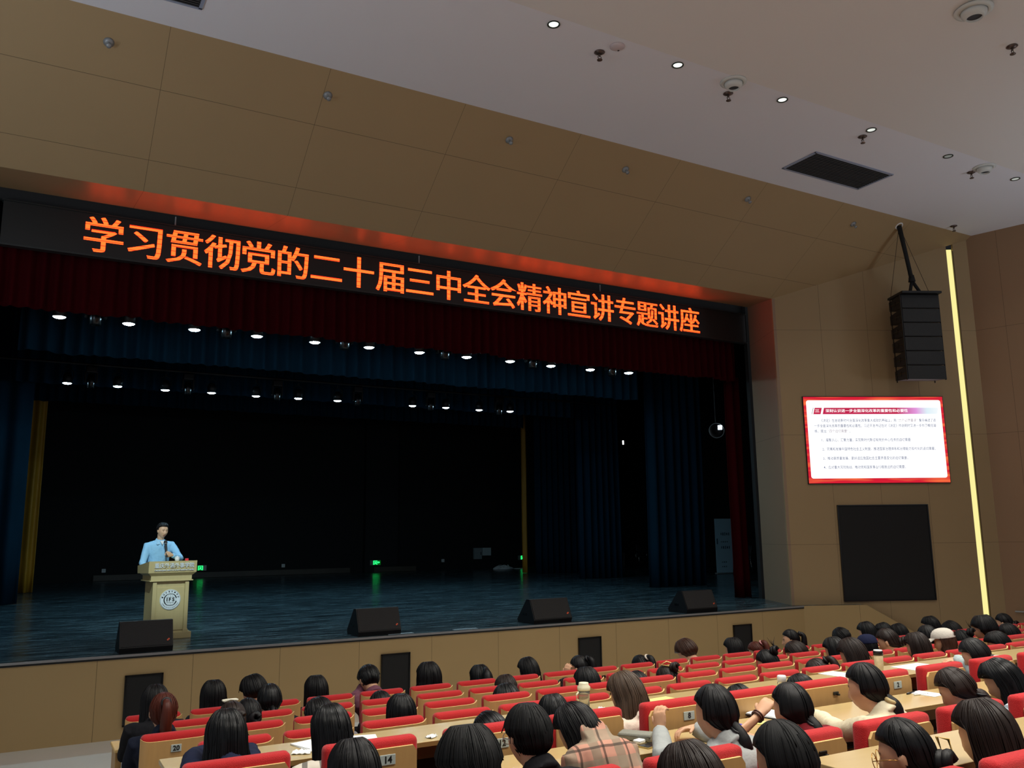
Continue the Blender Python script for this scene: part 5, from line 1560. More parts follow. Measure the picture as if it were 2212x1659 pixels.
    link_mesh('body', body, M_skin, root)
    # clothing
    G = Geo(); torso(G, 0.010, 0.975)
    for k in (-1, 1):
        S_, E, Wr = W[k]
        if sleeve >= 0.99:
            e2 = E + (Wr - E) * 0.93
            G.tube([S_ - U0 * k * 0.04, S_, S_ * 0.5 + E * 0.5, E, E * 0.5 + e2 * 0.5, e2], [0.05 * s, 0.060 * s, 0.056 * s, 0.050 * s, 0.044 * s, 0.037 * s], 14)
        else:
            e2 = S_ + (E - S_) * sleeve
            G.tube([S_ - U0 * k * 0.04, S_, S_ * 0.5 + e2 * 0.5, e2], [0.05 * s, 0.060 * s, 0.058 * s, 0.055 * s], 14)
    nd = unit((C + Rh @ np.array([0, -0.02, -0.08])) - N)
    nu = unit(U0 - nd * np.dot(U0, nd)); nv = np.cross(nd, nu)
    G.rings([N + nd * h + np.outer(np.cos(an) * r * s, nu) + np.outer(np.sin(an) * r * s, nv) for h, r in ((-0.05, 0.082), (-0.02, 0.074), (0.012, 0.0665), (0.022, 0.062))])
    if 'hood' in extras:
        a2 = np.linspace(0, 2 * PI, 20, endpoint=False)
        R = []
        for a in a2:
            c = N + U0 * 0.105 * math.cos(a) + F0 * (0.085 * math.sin(a) - 0.02) + np.array([0, 0, -0.035 + 0.02 * math.sin(a)])
            r = 0.026 + 0.022 * max(0, -math.sin(a))
            ra = unit(c - N); R.append(c + np.outer(np.cos(an[::2]) * r, ra) + np.outer(np.sin(an[::2]) * r, np.array([0, 0, 1.0])))
        V = np.vstack(R); n = 12; F = []
        for i in range(20):
            for k in range(n): j = (i + 1) % 20; F.append((i * n + k, i * n + (k + 1) % n, j * n + (k + 1) % n, j * n + k))
        G.add(V, F)
        G.ball(N - F0 * 0.125 + np.array([0, 0, -0.11]), (0.10, 0.05, 0.085))
    if 'collar' in extras:
        R = []
        for h, r in ((-0.06, 0.088), (-0.03, 0.080), (-0.005, 0.072), (0.0, 0.060)): R.append(N + np.array([0, 0, h]) + np.outer(np.cos(an) * r * s, U0) + np.outer(np.sin(an) * r * s, F0))
        G.rings(R)
    cl = G.remesh(topname, max(0.012, voxel), 0.0075, seed)
    link_mesh(topname, cl, dress(top), root)
    # legs
    mb = MB(); sb = MB()
    for k in (-1, 1):
        if stand:
            h = P0 + U0 * k * 0.09; kn = h + F0 * 0.02 + np.array([0, 0, -0.42]); fo = np.array([kn[0], kn[1], 0.08]) - F0 * 0.02
        else:
            h = P0 + U0 * k * 0.09; kn = h + F0 * 0.40 + U0 * k * 0.04 + np.array([0, 0, 0.0]); kn[2] = 0.48; fo = kn + F0 * 0.05; fo[2] = 0.08
        mb.tube([h, h * 0.5 + kn * 0.5, kn, kn * 0.5 + fo * 0.5, fo], [0.088, 0.078, 0.062, 0.054, 0.042], 12)
        sb.tube([fo - F0 * 0.05 + np.array([0, 0, -0.035]), fo + F0 * 0.06 + np.array([0, 0, -0.04]), fo + F0 * 0.17 + np.array([0, 0, -0.05])], [0.042, 0.042, 0.028], 10)
    mb.build('trousers', M_trouser, root, True); sb.build('shoes', M_shoe, root, True)
    # hair
    HM = HAIR[hc]; Rg = Rz(math.atan2(-Rh[0, 1], Rh[1, 1]))
    def loc(p, w=0.0): q = np.asarray(p, float) * s; return C + (1 - w) * (Rh @ q) + w * (Rg @ q)
    if hair in ('long', 'bob', 'wavy', 'half'):
        Lh = hlen or (0.40 if hair != 'bob' else 0.15)
        R = cap_rings(0.021, -0.031, bang)
        wv = 1.0 if hair != 'wavy' else 1.12
        for i, t in enumerate((0.12, 0.28, 0.45, 0.62, 0.8, 0.93, 1.0)):
            z = -0.03 - t * (Lh - 0.03)
            w = min(1.0, (-z - 0.03) / 0.12)
            back = min(0.125, 0.5 * max(0, -z - 0.05))
            rx = (0.098 + 0.014 * min(1, t * 2) + (0.006 if hair == 'wavy' else 0)) * wv * (1 - 0.35 * max(0, t - 0.75) / 0.25)
            rb = (0.114 - 0.045 * t) * (1 - 0.55 * max(0, t - 0.8) / 0.2); rf = 0.045 * (1 - 0.5 * t)
            if hair == 'bob': back *= 0.25; rx = 0.096 + 0.008 * t - 0.02 * max(0, t - 0.85) / 0.15; rb = 0.112 - 0.012 * t
            R.append((z, -back, rx, rf, rb, w))
        if hair == 'half':
            strand([loc((0, -0.10, 0.085)), loc((0, -0.13, 0.075)), loc((0, -0.15, 0.03)), loc((0, -0.16, -0.05), 0.7), loc((0, -0.17, -0.14), 1), loc((0, -0.16, -0.24), 1)], [0.02, 0.03, 0.055, 0.07, 0.065, 0.02], 'hair_lock', HM, root, n=20, amp=0.06, seed=seed)
        hair_loft(C, Rh, Rg, s, R, 0.06 if hair != 'wavy' else 0.10, seed, 'hair', HM, root, ragged=0.03, nstr=240, tip=0.05)
    elif hair in ('short', 'bowl', 'fluffy', 'crop'):
        th = {'short': 0.020, 'bowl': 0.026, 'fluffy': 0.027, 'crop': 0.009}[hair]
        R = cap_rings(th, -0.011, 0.042 if bang is None else bang, ear=(hair == 'bowl'))
        for z, k in ((-0.025, 0.95), (-0.042, 0.84), (-0.056, 0.66), (-0.064, 0.42)):
            R.append((z, -0.01 - 0.01 * (1 - k), min(0.0765, 0.08 * k) if hair != 'bowl' or z < -0.04 else 0.092, 0.004, (0.098 + th * 0.6) * k, 0.0))
        hair_loft(C, Rh, Rg, s, R, {'short': 0.06, 'bowl': 0.04, 'fluffy': 0.13, 'crop': 0.02}[hair], seed, 'hair', HM, root, nseg=64, nstr=190, tip=0.03 if hair != 'crop' else 0.004)
    else:
        R = cap_rings(0.012 if hair != 'lowpony' else 0.016, -0.011, bang, ear=(hair == 'lowpony'))
        for z, k, yc in ((-0.03, 0.93, -0.014), (-0.05, 0.74, -0.032), (-0.066, 0.5, -0.056), (-0.076, 0.25, -0.075)):
            R.append((z, yc, 0.082 * k, 0.004 + 0.0 * k, (0.106 + yc * 0.95) , 0.0))
        hair_loft(C, Rh, Rg, s, R, 0.035, seed, 'hair', HM, root, nstr=70, tip=0.004)
        if hair == 'pony':
            L_ = hlen or 0.30
            pts = [loc((0, -0.085, 0.070)), loc((0, -0.125, 0.078)), loc((0.0, -0.155, 0.045)), loc((0.0, -0.155, -0.02), 0.5), loc((0.0, -0.15, -0.03 - L_ * 0.35), 1), loc((0.01, -0.14, -0.03 - L_ * 0.7), 1), loc((0.01, -0.135, -0.03 - L_), 1)]
            strand(pts, [0.020, 0.026, 0.036, 0.044, 0.042, 0.030, 0.006], 'ponytail', HM, root, seed=seed)
            mb = MB(); Mt = Matrix((tuple(Rh[0]), tuple(Rh[1]), tuple(Rh[2]))) @ Matrix.Rotation(1.35, 3, 'X'); mb.torus(tuple(loc((0, -0.112, 0.077))), 0.024 * s, 0.009 * s, n=18, M=Mt)
            mb.build('hair_tie', mat('hair_tie_ivory', (226, 214, 196), rough=0.7) if 'whitetie' in extras else (mat('hair_tie_pink', (216, 150, 150), rough=0.7) if 'pinktie' in extras else M_ink), root, True)
        elif hair == 'lowpony':
            L_ = hlen or 0.26
            pts = [loc((0, -0.08, -0.045)), loc((0, -0.115, -0.065)), loc((0.0, -0.14, -0.10), 0.5), loc((0.0, -0.16, -0.07 - L_ * 0.5), 1), loc((0.015, -0.165, -0.07 - L_), 1)]
            strand(pts, [0.03, 0.026, 0.036, 0.034, 0.008], 'ponytail', HM, root, seed=seed)
            mb = MB(); Mt = Matrix((tuple(Rh[0]), tuple(Rh[1]), tuple(Rh[2]))) @ Matrix.Rotation(0.6, 3, 'X'); mb.torus(tuple(loc((0, -0.112, -0.062))), 0.030 * s, 0.013 * s if 'scrunchie' in extras else 0.006 * s, n=18, M=Mt)
            mb.build('hair_tie', mat('scrunchie_gold', (186, 164, 112), rough=0.6) if 'scrunchie' in extras else M_ink, root, True)
        elif hair in ('bun', 'lowbun'):
            zc = 0.085 if hair == 'bun' else -0.035
            c0 = np.array([0, -0.118 if hair == 'lowbun' else -0.105, zc])
            pts = []
            for i in range(15):
                a = i * 0.95; pts.append(loc(c0 + np.array([0.026 * math.cos(a), -0.012 + 0.004 * i - 0.02, 0.026 * math.sin(a)])))
            strand(pts, [0.022] * 14 + [0.006], 'bun', HM, root, n=10, seed=seed)
            if 'stray' in extras:
                mb = MB()
                for a in (-0.7, -0.2, 0.35, 0.8):
                    mb.tube([loc(c0 + np.array([0, -0.02, 0.03])), loc(c0 + np.array([0.05 * math.sin(a), -0.02, 0.075])), loc(c0 + np.array([0.11 * math.sin(a), -0.03, 0.10 + 0.02 * math.cos(9 * a)]))], [0.004, 0.003, 0.001], 5)
                mb.build('stray_hair', HM, root, True)
    ctx = dict(root=root, C=C, Rh=Rh, Rb=Rb, s=s, loc=loc, N=N, O=O, HM=HM, Rg=Rg)
    return ctx

def audience(px, py, row, label, yaw=0.0, pitch=-14.0, hair='long', hc='k', top=(40, 42, 50), dy=0.42, s=1.04, roll=0.0, lean=0.0, hunch=0.0, **kw):
    r = row - 1
    s *= (1.10, 1.10, 1.08, 1.05, 1.03, 1.0, 1.0)[r]
    H = ony(px, py, ROWY[r] + dy)
    ya = math.radians(yaw)
    Rh = Rz(ya) @ Rx(math.radians(pitch)) @ Ry(math.radians(roll)); Rb = Rz(ya * 0.45)
    C = H - np.array([0, 0, 0.132 * s]) - Rh @ np.array([0, -0.012 * 0, 0.0])
    N = C + Rh @ (np.array([0, -0.025, -0.070]) * s) + Rb @ (np.array([0, -0.035, -0.038 + hunch]) * s)
    P0 = np.array([N[0] + lean, ROWY[r] + 0.31, FLOORZ[r] + 0.505])
    if N[2] - P0[2] < 0.13: N[2] = P0[2] + 0.13
    seed = px * 0.37 + py * 0.11
    kw.setdefault('voxel', 0.011 if row < 5 else 0.010)
    if row >= 5 and 'arms' not in kw:
        kw['desk'] = ({5: DA, 6: DB, 7: DC}[row], {5: 5.11, 6: 3.90, 7: 2.42}[row])
    if False:
        dz = {5: DA, 6: DB, 7: DC}[row]; yd = {5: 5.2, 6: 4.0, 7: 2.52}[row]
        U0 = Rb @ np.array([1.0, 0, 0]); ar = {}
        for k in (-1, 1):
            E = np.array([N[0], 0, 0]) + U0 * k * 0.24; E[1] = max(N[1] + 0.02, yd - 0.16); E[2] = max(dz + 0.05, FLOORZ[r] + 0.72)
            Wr = np.array([N[0] + 0.02, yd + 0.09, dz + 0.045]) + U0 * k * 0.12
            ar[k] = (E, Wr)
        kw['arms'] = ar
    c = figure(label, C, N, P0, Rh, Rb, FLOORZ[r], top, hair, hc, s=s, seed=seed, **kw)
    return c

# ---------------------------------------------------------------- the lecturer
LS = 1.0
H = ony(352, 1129, 15.10)
Rh = Rz(math.radians(180 + 24)) @ Rx(math.radians(-3)) @ Ry(math.radians(-4)); Rb = Rz(math.radians(180 + 10))
C = H - np.array([0, 0, 0.132]); N = C + Rh @ np.array([0, -0.02, -0.075]) + Rb @ np.array([0, -0.03, -0.075])
P0 = np.array([N[0] - 0.02, 15.22, SZ + 0.93])
U0 = Rb @ np.array([1.0, 0, 0]); F0 = Rb @ np.array([0, 1.0, 0])
wr = ony(371, 1199, 14.86); el = np.array([wr[0] + 0.16, 15.04, wr[2] - 0.06])
mic_b = ony(360.5, 1203, 14.83); mic_t = ony(357.5, 1168, 14.96)
md = unit(mic_t - mic_b)
hd = unit(np.array([-0.9, -0.25, 0.30])); nrm = unit(np.array([0.15, 0.85, 0.1]))
er = N + U0 * 0.27 + F0 * 0.05 + np.array([0, 0, -0.36]); wrr = np.array([er[0] + 0.03, 14.99, 2.08])
lect = figure('person in a pale blue shirt speaking into a microphone behind the lectern', C, N, P0, Rh, Rb, SZ, (150, 200, 232), 'short', 'k', s=1.0, seed=5, voxel=0.0058, stand=True, woman=False,
              arms={-1: (el, wr), 1: (er, wrr)}, hands={-1: dict(d=hd, n=nrm, side=1, curls=[1.15, 1.2, 1.22, 1.25], thumb=(0.5, 0.55, 0.55))}, extras=('collar',), skin=(214, 172, 138), hi=True, bang=0.078, topname='shirt')
Cl = lect['C']; Nl = lect['N']; rt = lect['root']
mb = MB()
for k in (-1, 1):
    a = Nl + F0 * 0.085 + U0 * k * 0.012 + np.array([0, 0, -0.055]); b = Nl + F0 * 0.06 + U0 * k * 0.062 + np.array([0, 0, 0.004]); c_ = Nl + F0 * 0.115 + U0 * k * 0.075 + np.array([0, 0, -0.07]); d_ = Nl + U0 * k * 0.085 + np.array([0, 0, 0.0]); e_ = Nl + F0 * 0.02 + U0 * k * 0.10 + np.array([0, 0, -0.04])
    v = [a, b, d_, e_, c_]; v2 = [p - F0 * 0.006 for p in v]
    mb.add(v + v2, [(0, 1, 2, 3, 4), (9, 8, 7, 6, 5)] + [(i, (i + 1) % 5, 5 + (i + 1) % 5, 5 + i) for i in range(5)])
mb.build('shirt_collar', cloth((168, 212, 238)), rt)
mb = MB(); mb.prism([(-0.03, 0.0), (0.03, 0.0), (0.0, -0.07)], 'y', 0.0, 0.012); o = mb.build('undershirt', M_white, rt)
o.matrix_local = Matrix.Translation(Vector(Nl + F0 * 0.098 + np.array([0, 0, -0.012]))) @ Matrix.Rotation(math.radians(10), 4, 'Z') @ Matrix.Rotation(-0.5, 4, 'X')
mi = thing('microphone', 'black hand microphone held up in front of the speaking person', 'microphone', tuple(mic_b))
Q = Vector(md).to_track_quat('Z', 'Y').to_matrix().to_3x3(); Lm = float(np.linalg.norm(mic_t - mic_b))
mb = MB(); mb.lathe([(0.013, 0.0), (0.015, 0.005), (0.019, Lm - 0.07), (0.022, Lm - 0.055)], n=18, M=Q); mb.build('handle', M_blackm, mi, True)
mb = MB(); mb.lathe([(0.022, Lm - 0.055), (0.027, Lm - 0.04), (0.027, Lm - 0.015), (0.018, Lm), (0.001, Lm + 0.003)], n=18, M=Q); mb.build('grille', M_grille, mi, True)
mb = MB(); mb.lathe([(0.0235, Lm - 0.06), (0.0235, Lm - 0.052)], n=18, M=Q); mb.build('ring', M_grey, mi)

# ---------------------------------------------------------------- the audience
A_ = audience
NAVY = (26, 32, 56); BLK = (20, 20, 23); GREY = (150, 150, 148); WHITE = (222, 224, 218); CREAM = (226, 214, 186)
def dk(px, py, Y): return ony(px, py, Y)

# --- front row
A_(462, 1469, 1, 'person with straight black waist hair at the left end of the front row', hair='long', pitch=-8, top=BLK, s=1.1)
A_(550, 1458, 1, 'person with short black hair, glasses and salmon top in the front row', hair='bowl', hc='k', yaw=32, pitch=-22, top=(232, 130, 110), woman=False, s=1.12, roll=0)
c = PEOPLE
A_(684, 1459, 1, 'person with long straight black hair in the front row, left of the plum sweater', hair='long', pitch=-8, top=BLK, s=1.12)
Hh = ony(798, 1435, ROWY[0] + 0.4)
A_(798, 1436, 1, 'person in a plum sweater with black collar leaning cheek on hand', hair='short', hc='g', yaw=4, pitch=-32, top=(112, 70, 84), woman=False, s=1.1, dy=0.5, extras=('collar',),
   arms={-1: (ony(778, 1498, ROWY[0] + 0.58), ony(785, 1480, ROWY[0] + 0.52)), 1: (Hh + np.array([0.30, 0.05, -0.50]), Hh + np.array([0.12, 0.25, -0.56]))}, hands={-1: dict(d=np.array([0.25, 0.15, 1.0]), n=np.array([1.0, 0.0, -0.1]), side=1, curl=0.35)}, voxel=0.007)
A_(926, 1430, 1, 'person with thick wavy black hair and pale lavender top in the front row', hair='wavy', pitch=-8, top=(186, 174, 190), s=1.25, hlen=0.34)
A_(1037, 1436, 1, 'person with sleek half tied black hair at the right of the wavy haired one', hair='half', hc='g', pitch=-10, top=BLK, s=1.12, hlen=0.3)
A_(1141, 1420, 1, 'person with long sleek black hair falling forward, left of the raised hand', hair='long', pitch=-20, yaw=12, top=BLK, s=1.1, hlen=0.36)
Yh = ROWY[0] + 0.36
A_(1252, 1415, 1, 'person with black ponytail in white holding up a pale hand beside the face', hair='pony', hc='k', yaw=28, pitch=-15, top=WHITE, s=1.1, hlen=0.2,
   arms={-1: (ony(1224, 1482, Yh + 0.1), ony(1223, 1462, Yh + 0.06)), 1: (ony(1275, 1478, Yh), ony(1270, 1480, Yh + 0.2))}, hands={-1: dict(d=np.array([0.15, -0.05, 1.0]), n=np.array([0.9, 0.3, 0.0]), side=1, curl=0.55)}, voxel=0.006)
A_(1385, 1414, 1, 'person with long black ponytail tied by an ivory band high on the head', hair='pony', hc='k', yaw=14, pitch=-22, top=(40, 60, 84), s=1.15, hlen=0.34, extras=('whitetie',))
A_(1482, 1380, 1, 'person with bowl cut brown hair and white jacket in the front row', hair='bowl', hc='n', yaw=20, pitch=-32, top=WHITE, woman=False, s=1.18, dy=0.42, extras=('collar',))
A_(1584, 1377, 1, 'person with long straight black hair right before the rightmost stage front panel', hair='long', pitch=-10, yaw=8, top=(206, 206, 198), s=1.18, hlen=0.36)
A_(1633, 1385, 1, 'person with red brown ponytail and pink tie beside the rightmost stage front panel', hair='pony', hc='r', yaw=24, pitch=-26, top=(60, 40, 44), s=1.0, hlen=0.18, extras=('pinktie',))
A_(1706, 1359, 1, 'person in olive top shown in left profile with black ponytail', hair='pony', hc='k', yaw=46, pitch=-2, top=(122, 122, 62), s=1.08, hlen=0.22, hi=True, voxel=0.0075)
A_(1818, 1355, 1, 'person with tousled short black hair in white, bent low in the front row', hair='short', hc='k', yaw=8, pitch=-40, top=WHITE, woman=False, s=1.1, dy=0.44)
A_(1871, 1343, 1, 'person with long black hair in the front row, right of the bent person in white', hair='long', pitch=-16, yaw=6, top=BLK, s=1.15, hlen=0.32)
A_(1908, 1345, 1, 'person with glossy black bob near the foot of the stair slope, left of two', hair='bob', hc='g', pitch=-20, yaw=20, top=BLK, s=1.05)
A_(1941, 1347, 1, 'person with black hair right at the foot of the stair slope, right of two', hair='long', hc='k', pitch=-20, yaw=8, top=BLK, s=1.1, hlen=0.3)
A_(2009, 1331, 1, 'person with black bob in the front row against the bare wall', hair='bob', hc='k', pitch=-14, yaw=8, top=BLK, s=1.15)
A_(2055, 1341, 1, 'person with black hair bent forward, left of the tall bowl cut head', hair='long', hc='k', pitch=-36, yaw=12, top=(70, 50, 56), s=1.2, hlen=0.24, dy=0.44)
A_(2167, 1324, 1, 'person with dark bob at the far right of the front row, below the handrail', hair='lowbun', hc='k', pitch=-16, yaw=14, top=(176, 120, 92), s=1.2)
# --- second row
A_(337, 1479, 2, 'person with black hair before the leftmost stage front panel', hair='long', pitch=-12, top=(24, 24, 28), s=1.02, hlen=0.42, bang=None)
A_(583, 1477, 2, 'person with loosely tied black hair, just right of the glasses wearer in salmon', hair='lowpony', hc='g', pitch=-10, top=BLK, s=1.05, hlen=0.14)
A_(824, 1490, 2, 'person with very short dark hair below the plum sweater', hair='crop', hc='k', pitch=-24, yaw=10, top=BLK, woman=False, s=1.1, dy=0.42)
A_(1093, 1458, 2, 'person with dark brown hair, upper of two heads lined up left of the middle', hair='long', hc='b', pitch=-16, top=BLK, s=1.08)
A_(1226, 1461, 2, 'person in tan with navy trousers hunched low in the second row', hair='crop', hc='b', pitch=-50, yaw=30, top=(196, 160, 112), s=1.0, dy=0.44, woman=False)
A_(1720, 1383, 2, 'person with dark reddish hair bent behind the olive profile', hair='lowpony', hc='b', pitch=-34, yaw=26, top=(90, 44, 50), s=1.2, dy=0.42, hlen=0.12)
# --- third row
A_(355, 1495, 3, 'person with red brown ponytail and dark navy sweater at the left', hair='pony', hc='r', pitch=-4, top=(18, 24, 40), s=1.05, hlen=0.20, dy=0.42)
sqc = A_(504, 1513, 4, 'person with dark hair bent low, ivory square clip on top', hair='lowbun', hc='b', pitch=-34, yaw=6, top=BLK, s=1.0, dy=0.46)
A_(538, 1507, 3, 'person with black low bun and shiny clip, left of the loosely tied hair', hair='lowbun', hc='k', pitch=-22, yaw=6, top=BLK, s=1.05)
A_(692, 1507, 3, 'person with black hair hunched between two long haired people', hair='wavy', hc='k', pitch=-30, yaw=10, top=(120, 120, 124), s=1.15, hlen=0.26)
A_(1096, 1477, 3, 'person with glossy long black hair, lower of two heads lined up left of the middle', hair='long', hc='g', pitch=-18, top=BLK, s=1.25, hlen=0.34)
A_(1267, 1441, 3, 'person with round black bob behind the person holding up a pale hand', hair='bob', hc='k', pitch=-12, yaw=4, top=BLK, s=1.14)
A_(1378, 1448, 3, 'person with black hair tucked low behind the long brown hair', hair='lowbun', hc='k', pitch=-22, yaw=8, top=BLK, s=1.15)
Yh = ROWY[2] + 0.36
pc_ = A_(1441, 1436, 3, 'person in pink with gold claw clip in brown hair, hand at the face', hair='bun', hc='b', yaw=14, pitch=-20, top=(222, 120, 140), s=1.12,
   arms={-1: (ony(1418, 1508, Yh + 0.15), ony(1426, 1490, Yh + 0.1)), 1: (ony(1485, 1510, Yh), ony(1470, 1508, Yh + 0.2))}, hands={-1: dict(d=np.array([0.35, -0.1, 0.8]), n=np.array([0.8, -0.2, 0.0]), side=1, curl=0.4)}, voxel=0.006)
A_(1657, 1402, 3, 'person with spiky dark top bun and grey collar', hair='bun', hc='k', yaw=20, pitch=-24, top=(74, 72, 76), s=1.14, extras=('stray', 'collar'))
A_(1802, 1376, 3, 'person with black hair, left of two heads touching behind the navy cap', hair='long', hc='k', pitch=-18, yaw=4, top=(60, 40, 44), s=1.15, hlen=0.3)
cp_navy = A_(1872, 1372, 3, 'person wearing a navy baseball cap over black hair', hair='long', hc='k', pitch=-6, yaw=6, top=BLK, s=1.0, hlen=0.22)
A_(1916, 1356, 3, 'person in cream with brown hair in a low bun, facing left', hair='lowbun', hc='b', yaw=26, pitch=-22, top=CREAM, s=1.2)
bow = A_(2003, 1350, 3, 'person with pale blue bow in black hair beside the white cap', hair='lowpony', hc='k', yaw=18, pitch=-14, top=BLK, s=1.12, hlen=0.1)
A_(2078, 1360, 3, 'person with bushy black hair pinned up, right of the white cap', hair='bun', hc='m', yaw=10, pitch=-16, top=BLK, s=1.2, extras=('stray',))
A_(2123, 1329, 3, 'person with tall black bowl cut and white collar near the strip light', hair='bowl', hc='k', yaw=16, pitch=-10, top=(34, 34, 36), woman=False, s=1.3, extras=('collar',))
A_(2178, 1346, 3, 'person with black hair behind the ear and pale blue collar, far right', hair='lowpony', hc='k', yaw=22, pitch=-18, top=(186, 206, 216), s=1.2, extras=('collar',), hlen=0.1)
# --- fourth row
A_(866, 1500, 4, 'person with glossy black hair leaning back on the red edge of seat 14', hair='bob', hc='g', pitch=-2, yaw=0, top=BLK, s=1.08, dy=0.26)
A_(1768, 1421, 4, 'person with wet looking dark ponytail and clip, bent left', hair='pony', hc='b', yaw=24, pitch=-30, top=(150, 146, 150), s=1.2, hlen=0.2, dy=0.42)
A_(1839, 1378, 4, 'person in black with bare shoulder and loose dark hair, right of two touching heads', hair='long', hc='b', pitch=-24, yaw=8, top=BLK, s=1.28, hlen=0.3)
A_(1979, 1366, 4, 'person with thick dark brown hair left of the white cap', hair='long', hc='b', pitch=-12, yaw=4, top=(52, 44, 40), s=1.2, hlen=0.32)
cp_white = A_(2036, 1359, 4, 'person wearing an off white baseball cap over brown hair', hair='long', hc='n', yaw=26, pitch=-8, top=(196, 178, 166), s=1.05, hlen=0.26)
A_(2153, 1364, 4, 'person with long black hair in left profile, lettered black top', hair='long', hc='k', yaw=36, pitch=-18, top=(26, 26, 30), s=1.2, hlen=0.3, hi=True, voxel=0.008)
# --- fifth row
A_(490, 1533, 5, 'person in navy with grey streaked black hair resting an arm on the desk', hair='long', hc='g', pitch=-16, yaw=0, top=NAVY, s=1.02, hlen=0.32, dy=0.46,
   arms={-1: (ony(415, 1640, 4.95), ony(446, 1622, 5.32)), 1: (ony(545, 1650, 4.9), ony(540, 1615, 5.2))})
A_(716, 1522, 5, 'person with very long black hair in a cream striped blouse', hair='long', hc='g', pitch=-20, yaw=4, top='cream_stripe', s=1.06, hlen=0.52, dy=0.42)
A_(1062, 1535, 5, 'person with blue black hair resting the head on the first desk', hair='bob', hc='g', pitch=-58, yaw=10, top=(60, 70, 90), s=1.0, dy=0.62)
A_(1196, 1500, 5, 'person with sleek black hair beside the tall clear cup', hair='long', hc='g', pitch=-14, yaw=2, top=(150, 176, 196), s=0.95, hlen=0.40)
A_(1352, 1451, 5, 'person with long brown hair and cream top leaning over the first desk', hair='wavy', hc='a', pitch=-26, yaw=12, top=(214, 198, 180), s=1.12, hlen=0.44, dy=0.4)
A_(1598, 1479, 5, 'person in red sweater with black hair bent over the first desk', hair='long', hc='g', pitch=-26, yaw=6, top=(176, 44, 50), s=0.95, hlen=0.3, dy=0.66)
A_(1731, 1456, 5, 'person with black hair bent low in front of the wet looking ponytail', hair='bob', hc='g', pitch=-30, yaw=10, top=BLK, s=0.98, dy=0.66)
A_(2103, 1378, 5, 'person with black hair and pale blue collar reaching a hand over white paper', hair='lowpony', hc='k', yaw=20, pitch=-26, top=(170, 186, 186), s=1.12, dy=0.46, extras=('collar',), hlen=0.1,
   arms={-1: (ony(2090, 1436, 4.95), ony(2066, 1424, 5.22)), 1: (ony(2150, 1470, 4.9), ony(2120, 1450, 5.15))}, hands={-1: dict(d=np.array([-0.8, 0.5, -0.15]), n=np.array([0, 0, -1.0]), side=1, curl=0.4)}, voxel=0.0075)
# --- sixth row
A_(766, 1597, 6, 'person with round black head cut by the bottom edge before seat 14', hair='bob', hc='k', pitch=-14, top=BLK, s=1.05)
A_(1012, 1569, 7, 'person with fluffy black hair at the bottom, left of the glasses wearer', dy=0.80, hair='fluffy', hc='m', pitch=-10, top=(30, 30, 34), woman=False, s=1.05)
gl1 = A_(1140, 1521, 6, 'person in black with short black hair and clear glasses at the bottom', hair='short', hc='m', pitch=-6, yaw=6, top=BLK, woman=False, s=1.06, hi=True, voxel=0.008)
A_(1246, 1518, 6, 'person in pink and grey plaid shirt with long straight black hair', hair='long', hc='k', pitch=-36, yaw=16, top='plaid', s=1.0, hlen=0.40, dy=0.58, lean=0.16, hunch=0.07, extras=('collar',))
Yb = 3.55
A_(1541, 1479, 6, 'person in grey hoodie with both hands raised over the desk', hair='lowpony', hc='k', yaw=14, pitch=-6, top=(158, 162, 160), s=1.06, extras=('hood',), hlen=0.12, dy=0.4,
   arms={-1: (ony(1432, 1638, 3.62), ony(1428, 1577, 3.85)), 1: (ony(1560, 1600, 3.85), ony(1498, 1572, 4.02))},
   hands={-1: dict(d=np.array([0.1, 0.25, 0.9]), n=np.array([0.9, 0.2, -0.1]), side=1, curl=0.6), 1: dict(d=np.array([-0.9, 0.1, -0.05]), n=np.array([-0.2, -0.3, -0.9]), side=1, curl=0.45)}, voxel=0.0065)
mar = A_(1706, 1475, 6, 'person in maroon raising a braceleted arm to the head', hair='lowpony', hc='k', yaw=10, pitch=-8, top=(110, 22, 30), s=1.02, hlen=0.12, dy=0.4,
   arms={-1: (ony(1592, 1590, 3.62), ony(1642, 1543, 3.62)), 1: (ony(1780, 1580, 3.6), ony(1740, 1570, 3.95))},
   hands={-1: dict(d=np.array([0.75, 0.05, 0.65]), n=np.array([0.5, 0.25, -0.6]), side=1, curl=0.5)}, voxel=0.0065, sleeve=0.55)
A_(1866, 1432, 6, 'person in cream sweater with scrunchie ponytail turned in left profile', hair='lowpony', hc='k', yaw=24, pitch=-8, top=(216, 206, 176), s=1.06, hlen=0.30, dy=0.44, extras=('scrunchie',), hi=True,
   arms={-1: (ony(1822, 1580, 3.6), ony(1760, 1544, 4.05)), 1: (ony(1935, 1560, 3.3), ony(1900, 1545, 3.8))}, voxel=0.0075)
A_(2061, 1441, 6, 'person in denim with short dark ponytail and glasses, bent over the second desk', hair='lowpony', hc='b', yaw=22, pitch=-28, top=(92, 118, 140), s=1.08, hlen=0.10, dy=0.5, extras=('collar',), hi=True, voxel=0.0075)
A_(2158, 1423, 6, 'person with long grey streaked black hair in a striped shirt, bent at the right', hair='long', hc='g', yaw=18, pitch=-30, top='blue_stripe', s=1.08, hlen=0.46, dy=0.5)
